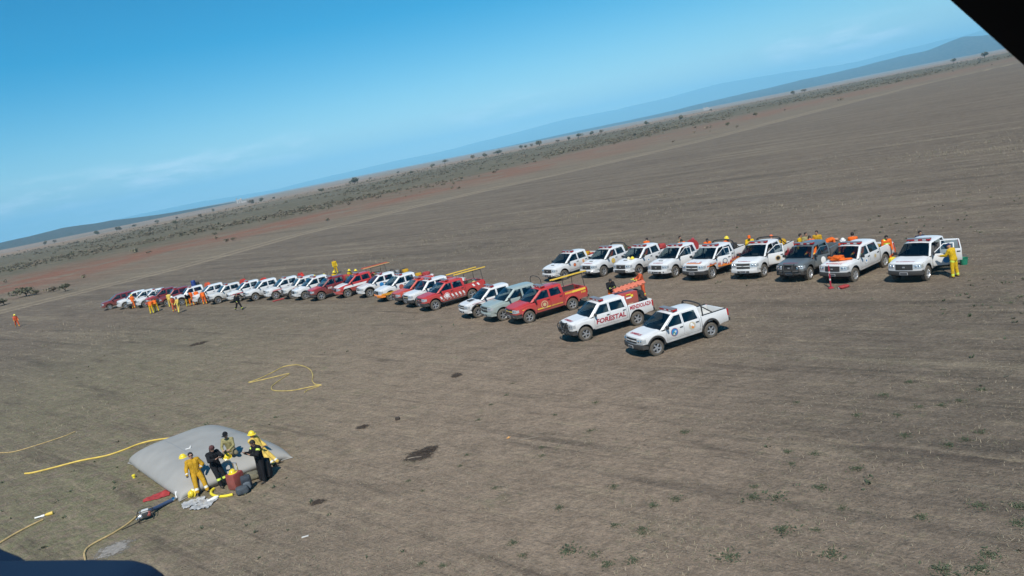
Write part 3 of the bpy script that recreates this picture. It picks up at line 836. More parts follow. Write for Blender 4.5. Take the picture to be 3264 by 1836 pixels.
    K['light_bar'] = g.mesh('light_bar', [BARTOP, REDLENS, CLEARLENS, BLACKP])
    # wheel arch trims
    for sg, sd in ((1, 'L'), (-1, 'R')):
        for xw, ps in ((S.fa, 'f'), (S.ra, 'r')):
            g = MB()
            def at(a, q):
                rr_ = (S.ar - .01, S.ar, S.ar + .06, S.ar + .085)[q]; out = (-.02, .03, .032, .0)[q]
                x = xw + rr_ * math.cos(a); z = S.tr + rr_ * math.sin(a)
                return (x, sg * (S.Y(x, z) + out), z)
            g.grid(at, lin(-.02, math.pi + .02, 17), (0, 1, 2, 3), flip=sg > 0)
            K['trim' + ps + sd] = g.mesh('wheel_arch_trim', [BLACKP])
    # bull bar
    g = MB()
    fx0 = S.F + .09
    for y in (-.26, .26): g.tube(catmull([(fx0 - .03, y, .36), (fx0 + .05, y, .55), (fx0 + .06, y, .80), (fx0 - .08, y, S.hf + .05)], 3), .032)
    for z, xx, yy in ((.52, .04, .70), (.74, .06, .74), (S.hf + .03, -.06, .34)):
        g.tube(catmull([(fx0 + xx - .10, -yy, z), (fx0 + xx, -yy * .7, z), (fx0 + xx + .015, 0, z), (fx0 + xx, yy * .7, z), (fx0 + xx - .10, yy, z)], 3), .028)
    for sg in (1, -1): g.tube(catmull([(fx0 - .06, sg * .70, .50), (fx0 + .0, sg * .60, .66), (fx0 - .02, sg * .66, .86), (fx0 - .05, sg * .45, S.hf - .02)], 3), .026)
    K['bull_bar'] = g.mesh('bull_bar', [BLACKP])
    # roll bar and rails behind the cab
    g = MB(); yb = S.Y(S.ra, S.belt) - .04
    for dx in (.14,):
        g.tube(catmull([(S.cb - dx, -yb, S.rail), (S.cb - dx - .02, -yb * .96, S.rail + .25), (S.cb - dx, -yb * .78, S.H + .05), (S.cb - dx, yb * .78, S.H + .05), (S.cb - dx - .02, yb * .96, S.rail + .25), (S.cb - dx, yb, S.rail)], 4), .035)
    for sg in (1, -1):
        g.tube([(S.cb - .14, sg * yb * .84, S.H - .05), (S.cb - .75, sg * yb, S.rail + .02)], .028)
        g.tube([(S.cb - .10, sg * yb, S.rail + .045), (S.Rr + .1, sg * yb, S.rail + .045)], .026)
    K['roll_bar'] = g.mesh('roll_bar', [BLACKP])
    # tall rack for ladders
    g = MB(); yb = S.Y(S.ra, S.belt) - .04
    for xx in (S.cb - .12, S.Rr + .12):
        g.tube([(xx, -yb, S.rail - .05), (xx, -yb * .86, S.H + .24), (xx, yb * .86, S.H + .24), (xx, yb, S.rail - .05)], .022, n=6)
    for sg in (1, -1): g.tube([(S.cb - .12, sg * yb * .86, S.H + .24), (S.Rr + .12, sg * yb * .86, S.H + .24)], .02, n=6)
    K['rack'] = g.mesh('rack', [BLACKP])
    return S, K
LIB = {k: truck_meshes(k) for k in TYPES}

def setmat(o, i, m):
    if m is None: return
    o.material_slots[i].link = 'OBJECT'; o.material_slots[i].material = m

# ---- flat print on the side or hood, laid on the surface
def side_decal(S, polys, mats, name='decal', sg=1, lift=.011):
    mb = MB()
    for quad, mi in polys:
        (a, b, c, d) = [Vector((q[0], q[1], 0)) for q in quad]
        n = max(2, int((b - a).length / .12) + 1); k = max(2, int((d - a).length / .09) + 1)
        def fn(u, v):
            p = a.lerp(b, u).lerp(d.lerp(c, u), v)
            return (p.x, sg * (S.Y(p.x, p.y) + lift + mi * .002), p.y)
        mb.grid(fn, lin(0, 1, n), lin(0, 1, k), flip=sg < 0, m=mi)
    return mb.mesh(name, mats, smooth=True, ang=60)
def disc_decal(S, x, z, rings, mats, sg=1, rx=1.0):
    mb = MB()
    for i, rg_ in enumerate(rings):
        r, mi = rg_[0], rg_[1]; ox, oz = rg_[2:] if len(rg_) > 2 else (0, 0)
        def fn(a, q):
            xx = x + ox + r * q * rx * math.cos(a); zz = z + oz + r * q * math.sin(a)
            return (xx, sg * (S.Y(xx, zz) + .012 + i * .002), zz)
        mb.grid(fn, lin(0, 2 * math.pi, 21), (0.001, .5, 1), flip=sg > 0, m=mi)
    return mb.mesh('emblem', mats, smooth=True, ang=60)
_txt = {}
def text_tris(s, shear=0.0):
    key = (s, shear)
    if key in _txt: return _txt[key]
    cu = bpy.data.curves.new('lettering', 'FONT'); cu.body = s; cu.size = 1; cu.shear = shear; cu.resolution_u = 2; cu.offset = .03
    ob = bpy.data.objects.new('lettering', cu); COL.objects.link(ob)
    dg = bpy.context.evaluated_depsgraph_get(); me = bpy.data.meshes.new_from_object(ob.evaluated_get(dg))
    V = np.array([v.co[:2] for v in me.vertices]); F = [tuple(p.vertices) for p in me.polygons]
    COL.objects.unlink(ob); bpy.data.objects.remove(ob); bpy.data.curves.remove(cu); bpy.data.meshes.remove(me)
    V -= V.min(0); V /= np.array([V[:, 0].max(), V[:, 1].max()]); _txt[key] = (V, F); return _txt[key]
def side_text(S, s, x0, z0, x1, z1, hgt, mat_, sg=1, name='lettering', shear=.15):
    """letters from the front end (x0) to the rear end (x1) on the left side"""
    V, F = text_tris(s, shear); mb = MB(); P = []
    for (u, v) in V:
        uu = u if sg > 0 else 1 - u
        x = lerp(x0, x1, uu); z = lerp(z0, z1, uu) + v * hgt
        P.append((x, sg * (S.Y(x, z) + .013), z))
    mb.add(P, F); return mb.mesh(name, [mat_], smooth=False)
def hood_text(S, s, xnear, hgt, half, mat_, name='lettering'):
    """reads from in front of the truck"""
    V, F = text_tris(s, 0.1); mb = MB(); P = []
    for (u, v) in V:
        y = lerp(half, -half, u) * -1
        x = xnear - v * hgt; P.append((x, y, S.hz(x, y) + .020))
    mb.add(P, F); return mb.mesh(name, [mat_], smooth=False)

def part(me, name, parent, mats=None, loc=None):
    o = bpy.data.objects.new(name, me)
    if loc is not None: o.location = loc
    link(o, parent)
    if mats:
        for i, m in mats.items(): setmat(o, i, m)
    return o

LIFT = .065
DOORL = {}; T_OPEN = {}
def dpart(me, name, T, sg, x):
    """print on the driver's door swings with an open door"""
    d, S, op = T_OPEN[T.name]
    o = part(me, name, T)
    if op and sg > 0 and S.d1 < x < S.d0: o.parent = d; o.location = (-S.d0, 0, 0)
    return o
def truck(kind, px, heading, label, paint_=P_WHITE, hoodp=None, bumper=None, bed=None, bar=True, rails=False, rack=False, bull=False, flares=None, roofp=None,
          openL=0, openLR=0, openR=0, rim=None, handles=None, seat=None, steer=0.0, z=0.0, extra=None, cat='pickup truck', grille=None, group=None, name='pickup_truck', trimm=None):
    S, K = LIB[kind]
    th = R_(heading)
    c, s_ = math.cos(th), math.sin(th)
    g = gnd(*px)
    lx, ly = S.fa, S.Y(S.fa, .5) - .01
    loc = (g.x - (c * lx - s_ * ly), g.y - (s_ * lx + c * ly), z)
    loc = (loc[0], loc[1], LIFT)
    T = empty(name, loc, th, label, cat, group or 'emergency vehicles parked in the field')
    body = part(K['body'], 'body', T, {0: paint_, 2: bed})
    if trimm is None: trimm = flares or S.flare > 0
    part(K['hood'], 'hood', T, {0: hoodp or paint_}); part(K['cowl'], 'cowl', T)
    cab = part(K['cab'], 'cab', T, {0: roofp or paint_})
    part(K['windscreen'], 'windscreen', T); part(K['rear_window'], 'rear_window', T)
    for q in ('quarterL', 'quarterR'):
        if q in K: part(K[q], 'side_window', T)
    for nm in ('front', 'rear'):
        for sd in ('L', 'R'):
            me, off = K['door_' + nm + sd]
            d = part(me, 'door', T, {0: paint_}, off)
            ang = {'frontL': openL, 'rearL': openLR, 'frontR': openR}.get(nm + sd, 0)
            if ang:
                # swing about the hinge line at the front edge, on the outer skin
                hy = (1 if sd == 'L' else -1) * S.Y(off[0], .8)
                q = R_(-ang if sd == 'L' else ang)
                Rm = Matrix.Rotation(q * 1.0, 4, 'Z')
                piv = Vector((off[0], hy, 0))
                d.matrix_local = Matrix.Translation(piv) @ Rm @ Matrix.Translation(-piv) @ Matrix.Translation(Vector(off))
            if nm + sd == 'frontL': DOORL['d'] = d; T_OPEN[T.name] = (d, S, bool(ang))
            part(K['win_' + nm + sd], 'window', d); part(K['handle_' + nm + sd], 'handle', d, {0: handles} if handles else None)
    for sd in ('L', 'R'):
        mi = part(K['mirror' + sd], 'mirror', T)
        if sd == 'L' and openL: mi.parent = DOORL['d']; mi.location = (-S.d0, 0, 0)
        part(K['headlight' + sd], 'headlight', T); part(K['tail' + sd], 'taillight', T)
    if 'bed' in K: part(K['bed'], 'bed', T, {0: bed} if bed else None)
    part(K['tailgate'], 'tailgate', T, {0: paint_})
    part(K['front_bumper'], 'front_bumper', T, {0: bumper or paint_}); part(K['rear_bumper'], 'rear_bumper', T, {0: bumper or BLACKP})
    part(K['chassis'], 'chassis', T)
    part(K['grille'], 'grille', T, {1: grille or (paint_ if kind in ('old_small', 'new') else BLACKP)}); part(K['licence_plate'], 'licence_plate', T)
    part(K['seats'], 'seats', T, {0: seat} if seat else None); part(K['dashboard'], 'dashboard', T); part(K['steering_wheel'], 'steering_wheel', T)
    for xw, ps in ((S.fa, 'f'), (S.ra, 'r')):
        for sg, sd in ((1, 'L'), (-1, 'R')):
            wh = bpy.data.objects.new('wheel', K['tyre']); wh.location = (xw, sg * (S.Y(S.fa, .5) - .125), S.tr - .012 - LIFT)
            wh.rotation_euler = (0, 0, 0) if sg > 0 else (0, 0, math.pi)
            if ps == 'f' and steer: wh.rotation_euler[2] += R_(steer)
            wh.name = 'wheel'; link(wh, T)
            rm = bpy.data.objects.new('rim', K['rim']); link(rm, wh)
            rm.rotation_euler = (0, (px[0] * 7.3 + xw * 50 + sg) % 6.28, 0)
            if rim: setmat(rm, 0, rim)
            if trimm: part(K['trim' + ps + sd], 'wheel_arch_trim', T, {0: flares} if flares not in (None, True) else None)
    if bar: part(K['light_bar'], 'light_bar', T)
    if bull: part(K['bull_bar'], 'bull_bar', T)
    if rails: part(K['roll_bar'], 'roll_bar', T)
    if rack: part(K['rack'], 'rack', T)
    if extra: extra(S, T)
    T['S'] = kind
    return T, S
def world(T, p):
    th = T.rotation_euler[2]; c, s_ = math.cos(th), math.sin(th)
    return Vector((T.location.x + c * p[0] - s_ * p[1], T.location.y + s_ * p[0] + c * p[1], T.location.z + p[2]))
# ================================================================== the vehicles, one by one
def both(fn):
    for sg in (1, -1): fn(sg)
def dq(x0, z0, x1, z1): return ((x0, z0), (x1, z0), (x1, z1), (x0, z1))
def emblem(x, z, r, cols, rx=1.0):
    def f(S, T):
        both(lambda sg: dpart(disc_decal(S, x, z, cols[0], cols[1], sg, rx), 'emblem', T, sg, x))
    return f
def htext(s='BOMBEROS', half=.42, hgt=.15, off=.14, m=None):
    return lambda S, T: part(hood_text(S, s, S.sf - off, hgt, half, m or D_RED), 'lettering', T)
def chain(*fs):
    def f(S, T):
        for q in fs: q(S, T)
    return f
def stripe(x0, x1, z0, z1, m, slant=0.0, name='stripe'):
    return lambda S, T: both(lambda sg: part(side_decal(S, [(((x0, z0), (x1, z0), (x1 + slant, z1), (x0 + slant, z1)), 0)], [m], name, sg), name, T))
def blocks(x0, x1, n, z0, z1, wid, slant, m, name='stripe', dz=0.0):
    def f(S, T):
        qs = []
        for k in range(n):
            t = k / max(1, n - 1); x = lerp(x0, x1, t); zz = dz * t
            qs.append((((x, z0 + zz), (x - wid, z0 + zz), (x - wid + slant, z1 + zz), (x + slant, z1 + zz)), 0))
        both(lambda sg: part(side_decal(S, qs, [m], name, sg), name, T))
    return f
def flames(x0, x1, zb, h, seed, m1=None, m2=None):
    def f(S, T):
        rg = random.Random(seed); qs = []
        n = 12
        for k in range(n):
            a = lerp(x0, x1, k / n); b = lerp(x0, x1, (k + 1) / n); hh = h * (.45 + .75 * rg.random()); tip = rg.uniform(-.12, .02)
            qs.append((((a, zb), (b, zb), ((b + a) / 2 + tip, zb + hh), (a + tip * .3, zb + hh * .55)), 0))
            qs.append((((a, zb), (b, zb), ((b + a) / 2 + tip * .5, zb + hh * .45), (a, zb + hh * .3)), 1))
        both(lambda sg: dpart(side_decal(S, qs, [m1 or D_RED, m2 or D_ORG], 'flame_print', sg), 'flame_print', T, sg, (x0 + x1) / 2))
    return f
def hood_flames(m1, m2, seed=3):
    def f(S, T):
        rg = random.Random(seed); mb = MB()
        for k in range(9):
            y0 = lerp(-.55, .55, k / 9); y1 = lerp(-.55, .55, (k + 1) / 9); L = rg.uniform(.22, .48)
            P = []
            for (u, v) in ((0, 0), (1, 0), (.7, 1), (.45, 1)):
                y = lerp(y0, y1, u); x = S.sf - .06 - v * L; P.append((x, y, S.hz(x, y) + .02))
            mb.add(P, [(0, 1, 2, 3)], 0)
            P = []
            for (u, v) in ((0, 0), (1, 0), (.7, 1), (.4, 1)):
                y = lerp(y0, y1, u); x = S.sf - .06 - v * L * .5; P.append((x, y, S.hz(x, y) + .023))
            mb.add(P, [(0, 1, 2, 3)], 1)
        part(mb.mesh('flame_print', [m1, m2], smooth=False), 'flame_print', T)
    return f
def hood_scoop(S, T):
    mb = MB(); mb.box((S.xc + .42, 0, S.hz(S.xc + .42, 0) + .02), (.42, .52, .05), ch=.02); mb.build('hood_scoop', BLACKP, T)
def small_scoop(S, T):
    mb = MB(); mb.box((S.xc + .40, 0, S.hz(S.xc + .4, 0) + .025), (.36, .42, .06), ch=.025, m=0); mb.box((S.xc + .585, 0, S.hz(S.xc + .58, 0) + .032), (.012, .34, .035), m=1)
    mb.build('hood_scoop', [P_WHITE, DARK], T)
def fogs(S, T):
    for sg in (1, -1):
        mb = MB(); y = sg * .58; x = S.fx(y, .5) + .05
        mb.lathe([(0, .02), (.05, .015), (.06, 0)], n=12, axis='x', c=(x, y, .50), m=0); mb.build('fog_lamp', CHROME, T)
def step_bar(S, T):
    for sg in (1, -1):
        mb = MB(); mb.tube([(S.d0 - .05, sg * (S.w + .02), S.sill - .08), (S.cb + .05, sg * (S.w + .02), S.sill - .08)], .035)
        for x in (S.d0 - .2, S.cb + .2): mb.tube([(x, sg * (S.w + .02), S.sill - .08), (x, sg * (S.w - .2), S.sill)], .025)
        mb.build('side_step', BLACKP, T)
def lower_intake(S, T):
    mb = MB(); skirt_patch(mb, lambda y, z: (S.fx(y, z) + .063, y, z), lin(-.40, .40, 7), lin(.43, .54, 3), (-.03, 0, 0)); mb.build('lower_intake', BLACKP, T)
def spot(S, T):
    for y in (-.3, .3):
        mb = MB(); mb.lathe([(0, .03), (.07, .02), (.08, 0), (.06, -.06)], n=12, axis='x', c=(S.F + .12, y, S.hf - .08), m=0); mb.build('spot_lamp', CHROME, T)

EMB_BLUE = ([(.20, 0), (.175, 1), (.085, 2, .03, -.075), (.055, 3, -.05, .02), (.045, 3, .04, -.09)], [D_RED, D_BLUE, D_GREEN, D_PALE])
EMB_TAN = ([(.20, 0), (.18, 1), (.075, 2, .03, .07), (.07, 3, -.03, -.07), (.05, 4, -.06, .0)], [D_PALE, mat('decal_sand', (.52, .45, .32), .5), D_WHITE, D_ORG, D_WHITE])
EMB_GOLD = ([(.20, 0), (.15, 1), (.07, 2)], [D_TAN, D_YEL, D_TAN])
EMB_RED = ([(.13, 0), (.08, 1)], [D_RED, D_ORG])
EMB_GREY = ([(.18, 0), (.15, 1), (.06, 2)], [D_PALE, D_WHITE, D_BLUE])
EMB_RW = ([(.22, 0), (.19, 1), (.15, 2)], [D_WHITE, P_RED, D_WHITE])
FLEET = {}
def V(key, *a, **k): FLEET[key] = truck(*a, **k)

# --- the long slanting row, from the two nearest trucks outwards
V('s10', 'old_small', (2099, 1133), -159, 'white pickup with black wheel-arch trims, blue round door emblem and empty ribbed white bed', P_WHITE, bumper=BLACKP, bed=mat('white_bed_liner', (.55, .56, .55), .6), rails=True, rim=STEEL,
  extra=chain(emblem(.52, .80, 1, EMB_BLUE), emblem(-.50, .84, 1, EMB_TAN), htext('BOMBEROS', .44, .16, .12), stripe(.93, -.98, .60, .625, D_PALE, name='side_moulding')))
V('forestal', 'boxy', (1872, 1086), -161, 'white pickup lettered FORESTAL on its doors, black bull bar and red load in the bed', P_WHITE, bumper=BLACKP, bull=True, seat=SEATL,
  extra=chain(lambda S, T: both(lambda sg: part(side_text(S, 'FORESTAL', .90, .66, -.92, .66, .27, D_RED, sg), 'lettering', T)),
              lambda S, T: both(lambda sg: part(side_text(S, 'MENDIOLAZA', -1.20, .90, -2.55, .90, .22, D_RED, sg), 'lettering', T)), htext('BOMBEROS', .44, .17, .12)))
V('redhilux', 'round', (1692, 1029), -157.5, 'red pickup with yellow hatched stripes and a single yellow ladder on its rack', P_RED, bumper=BLACKP, rack=True, flares=P_RED, trimm=True, grille=D_YEL,
  extra=chain(emblem(.40, .82, 1, ([(.24, 0), (.19, 1), (.12, 2)], [D_TAN, D_RED, D_TAN])), blocks(-.05, -.80, 9, .585, .66, .05, -.03, D_YEL), stripe(.93, .0, .585, .66, D_YEL),
              blocks(-1.12, -1.62, 8, 1.04, 1.16, .04, -.03, D_YEL), stripe(-1.66, -2.62, 1.04, 1.17, D_YEL), stripe(1.95, 1.45, .82, .86, D_YEL), fogs,
              lambda S, T: both(lambda sg: part(side_text(S, '100', -2.25, .86, -2.6, .86, .12, D_YEL, sg), 'lettering', T))))
V('sage', 'new', (1609, 1022), -156.5, 'plain grey-green pickup with no markings and black hoop over its bed', P_SAGE, bar=False, rails=False, handles=P_SAGE, extra=chain(lower_intake,
  lambda S, T: MB().tube(catmull([(S.cb - .5, -.72, S.rail), (S.cb - .5, -.66, S.H + .18), (S.cb - .5, .66, S.H + .18), (S.cb - .5, .72, S.rail)], 4), .022).build('bed_hoop', BLACKP, T)))
V('scoop', 'old_small', (1529, 1012), -156, 'white pickup with black hood scoop and thin red side lines', P_WHITE, steer=5, bumper=P_WHITE, extra=chain(hood_scoop, stripe(1.9, -.9, .93, .955, D_RED), stripe(1.95, 1.5, .78, .80, D_TAN), lower_intake))
V('redstripe', 'new', (1392.6, 988.5), -154, 'red pickup with row of white slanting blocks along its side and two yellow ladders', P_RED, bumper=BLACKP, rack=True,
  extra=chain(blocks(1.02, -.85, 7, .62, .84, .13, .10, D_WHITE), blocks(-1.75, -2.15, 2, .92, 1.12, .15, .12, D_WHITE), emblem(.52, .80, 1, EMB_RW), blocks(.9, -.85, 7, .505, .55, .12, .0, D_WHITE), step_bar))
V('w20', 'boxy', (1343, 977), -151, 'white pickup with black bumper squeezed between two red pickups', P_WHITE, steer=8, bumper=BLACKP, grille=D_TAN)
V('r19', 'old_small', (1303, 968.5), -153.5, 'faded red pickup with a thin white line along its fender', P_ORED, bumper=BLACKP, flares=None, extra=chain(stripe(1.85, .2, .90, .93, D_WHITE)))
V('w18', 'round', (1250, 958.5), -150.5, 'white pickup with orange and yellow slanting hazard stripes low on its side', P_WHITE, bumper=D_ORG,
  extra=chain(blocks(2.25, -1.0, 26, .50, .72, .065, .10, D_ORG), blocks(2.19, -1.06, 26, .50, .72, .065, .10, D_YEL), emblem(.45, .88, 1, ([(.22, 0), (.19, 1)], [D_RED, mat('decal_brick', (.45, .10, .06), .5)]))))
V('w17', 'old_small', (1183, 947), -154, 'white pickup with black arch trims and a blue round emblem on its door', P_WHITE, rails=True, bumper=P_WHITE, extra=chain(emblem(.35, .82, 1, ([(.2, 0)], [D_BLUE]))))
V('rw16', 'round', (1112, 947.5), -152, 'red pickup with white hood, white side flash and orange ladder boards on its rack', P_RED, hoodp=P_WHITE, roofp=P_RED, rack=True, extra=chain(stripe(1.9, -.3, .80, 1.0, D_WHITE, -.2), spot))
V('r15', 'new', (1028, 956.5), -151, 'dark red pickup with black front bumper and pale lettering on its door', P_DRED, hoodp=P_RED, bumper=BLACKP, extra=chain(lambda S, T: both(lambda sg: part(side_text(S, '100', .75, .80, .35, .80, .20, D_PALE, sg), 'lettering', T)), stripe(.2, -.9, .72, .78, D_PALE)))
V('w14', 'round', (977, 954), -149.5, 'clean white pickup with bright white bumper beside a dark red pickup', P_WHITE, extra=chain(small_scoop, lower_intake))
V('s13', 'boxy', (936, 951), -153, 'dusty silver-white pickup with dark front and two red slashes on its fender', P_CREAM, bumper=BLACKP, extra=chain(blocks(1.4, 1.1, 3, .75, .98, .08, .05, D_RED)))
V('w12', 'new', (883, 953), -150.5, 'white pickup with pale red hood streak and a red reel in its bed', P_WHITE, steer=-8, extra=chain(stripe(1.9, .3, .80, .92, mat('decal_faded_red', (.62, .25, .24), .5), -.3), lower_intake))
V('w11', 'new', (818, 958), -149, 'white pickup with deep black bumper and broad black mirrors', P_WHITE, bar=False, bumper=BLACKP)
V('w10', 'round', (762, 962), -151.5, 'white pickup with long red streaks over hood and fenders', P_WHITE, extra=chain(stripe(2.3, .2, .80, .90, D_RED, -.35), lower_intake))
V('w9', 'boxy', (699, 968), -148, 'white pickup with grey bumper and a round red hose reel standing in its bed', P_CREAM, steer=12, bumper=BLACKP)
V('w8', 'new', (648, 968.5), -152, 'white pickup with dark tinted windows half hidden by orange-suited people', P_WHITE, bar=False)
V('w7', 'boxy', (583, 973), -149, 'white crew-cab pickup with black wheel arches beside people in yellow', P_WHITE, flares=BLACKP, bumper=BLACKP)
V('r6', 'boxy', (536, 976), -151, 'dark red pickup with black bull bar and chrome lamps, loaded high with dark gear', P_DRED, bumper=BLACKP, bull=True, extra=spot)
V('r5', 'new', (497, 977), -148.5, 'dark red pickup with a red spare wheel cover and red bumper', P_DRED, hoodp=P_RED, bumper=P_RED)
V('w4', 'round', (466, 979), -152, 'white pickup with one door open beside dark red pickup', P_WHITE, openL=40)
V('w3', 'round', (436, 981), -149, 'white pickup with greenish windscreen parked close to another white pickup', P_CREAM, bar=False, bumper=BLACKP)
V('w2', 'new', (404, 984), -151.5, 'white pickup with gaping black grille next to dark red estate car', P_WHITE, bar=False, bumper=P_WHITE)
V('wag', 'wagon', (352.7, 987), -150, 'dark red estate car with sloping tail at the end of the row', P_DRED, bumper=P_DRED, bar=False, cat='car', name='estate_car')

# --- the second row
V('h27', 'round', (1803, 892), -146, 'white pickup with two small red door emblems, open space on its far side', P_WHITE, extra=chain(small_scoop, lower_intake, emblem(.42, .86, 1, EMB_RED), emblem(-.50, .94, 1, ([(.14, 0), (.08, 1)], [D_ORG, D_TAN]), .7), fogs))
V('h28', 'round', (1928, 880), -144, 'white pickup with gold round emblem on its front door', P_WHITE, rails=True, extra=chain(small_scoop, lower_intake, emblem(.45, .86, 1, EMB_GOLD), fogs, htext('BOMBEROS', .42, .10, .10)))
V('h29', 'round', (2040, 879), -143, 'white pickup with black winch plate and helmets lying on its hood', P_WHITE, steer=-10, bumper=P_WHITE, extra=chain(small_scoop, emblem(.42, .86, 1, EMB_GREY), fogs, lambda S, T: MB().box((S.F + .10, 0, .52), (.14, .95, .20), ch=.03).build('winch_plate', BLACKP, T)))
V('h30', 'round', (2156.5, 882.6), -142, 'white pickup with driver door ajar and plain white sides', P_WHITE, openL=22, extra=chain(small_scoop, lower_intake, fogs, htext('BOMBEROS', .42, .10, .10)))
V('flame', 'new', (2274, 887.5), -142, 'white pickup with orange flames on hood and sides and deep black bumper', P_WHITE, rails=True, bumper=BLACKP, openL=30,
  extra=chain(flames(.92, -.03, .54, .36, 5), flames(-.10, -2.45, .53, .44, 6), flames(2.05, 1.05, .80, .20, 8), hood_flames(D_RED, D_ORG), emblem(.40, .86, 1, ([(.17, 0), (.12, 1)], [mat('decal_slate', (.10, .16, .22), .5), D_PALE]))))
V('s32', 'new', (2439, 881.5), -137, 'white pickup with chrome grille bars, open door and red flames behind it', P_WHITE, steer=-6, rails=True, openL=48, extra=chain(flames(-.2, -2.5, .55, .45, 11, D_RED, D_RED), lower_intake, htext('BOMBEROS', .42, .09, .06), emblem(.35, .86, 1, ([(.17, 0), (.12, 1)], [D_TAN, D_BLACK]))))
V('g33', 'boxy', (2585.6, 891), -139, 'slate grey pickup with black bumper and white oval on its open door', P_GREY, bumper=BLACKP, bull=True, openL=35, extra=chain(htext('BOMBEROS', .44, .12, .10, mat('decal_dull_red', (.28, .05, .07), .5)), emblem(.45, .84, 1, ([(.21, 0)], [D_WHITE]), .7)))
V('o34', 'boxy', (2729, 897), -145.5, 'white pickup with an orange jacket thrown over its hood', P_WHITE, bumper=BLACKP, rails=False, extra=chain(htext('BOMBEROS', .46, .12, .08), emblem(.42, .83, 1, EMB_GREY), emblem(-.52, .87, 1, ([(.15, 0), (.10, 1)], [D_PALE, D_TAN]))))
V('f35', 'boxy', (2961, 893), -141, 'white pickup with its driver doors swung wide beside a person in yellow', P_WHITE, bumper=BLACKP, openL=66, openLR=72, extra=chain(htext('BOMBEROS', .46, .08, .10), emblem(.38, .80, 1, ([(.16, 0)], [D_BLUE]))))
# ================================================================== people
SKIN = mat('skin', (.42, .24, .165), .6)
SKIN2 = mat('skin_tanned', (.30, .165, .11), .6)
HAIR = mat('dark_hair', (.016, .013, .011), .7)
BOOT = mat('boot_leather', (.02, .018, .016), .6, dirt=(DUST, .4, .5))
CL = {k: mat('cloth_' + k, c, .92, var=.22, vscale=7, bump=.9, bscale=16, spec=.15) for k, c in dict(
    yellow=(.62, .40, .02), pale_yellow=(.70, .50, .12), ochre=(.50, .29, .025), orange=(.74, .14, .022), red_orange=(.60, .11, .045), black=(.016, .017, .02), camo=(.30, .27, .13), maroon=(.10, .03, .03), khaki=(.20, .18, .12), darkred=(.16, .03, .035), navy=(.02, .03, .09)).items()}
HIVIS = mat('hivis_band', (.62, .78, .10), .5)
SILVERBAND = mat('reflective_band', (.72, .73, .66), .45)
EYE = mat('eye_dark', (.012, .010, .010), .35)
LIP = mat('lip', (.28, .10, .085), .6)
HELM_Y = mat('helmet_yellow', (.80, .62, .03), .35, coat=.4)
HELM_W = mat('helmet_white', (.75, .75, .73), .35, coat=.4)
HELM_O = mat('helmet_orange', (.75, .15, .03), .4, coat=.3)
BEANIE = mat('beanie_brown', (.09, .035, .035), .95)
GLOVE = mat('glove_dark', (.05, .04, .035), .9)

def capsule(mb, a, b, ra, rb, n=10):
    a, b = Vector(a), Vector(b); d = b - a; L = d.length
    if L < 1e-6: d = Vector((0, 0, 1)); L = 1e-6
    t = d / L; P = []; Rr = []
    for k in range(4):
        q = math.pi / 2 * (k / 4); P.append(a - t * ra * math.cos(q)); Rr.append(max(.002, ra * math.sin(q)))
    P.append(a); Rr.append(ra); P.append(b); Rr.append(rb)
    for k in range(1, 5):
        q = math.pi / 2 * (k / 4); P.append(b + t * rb * math.sin(q)); Rr.append(max(.002, rb * math.cos(q)))
    mb.tube(P, Rr, n=n)
def rotv(ax, ang): return Matrix.Rotation(R_(ang), 3, ax)

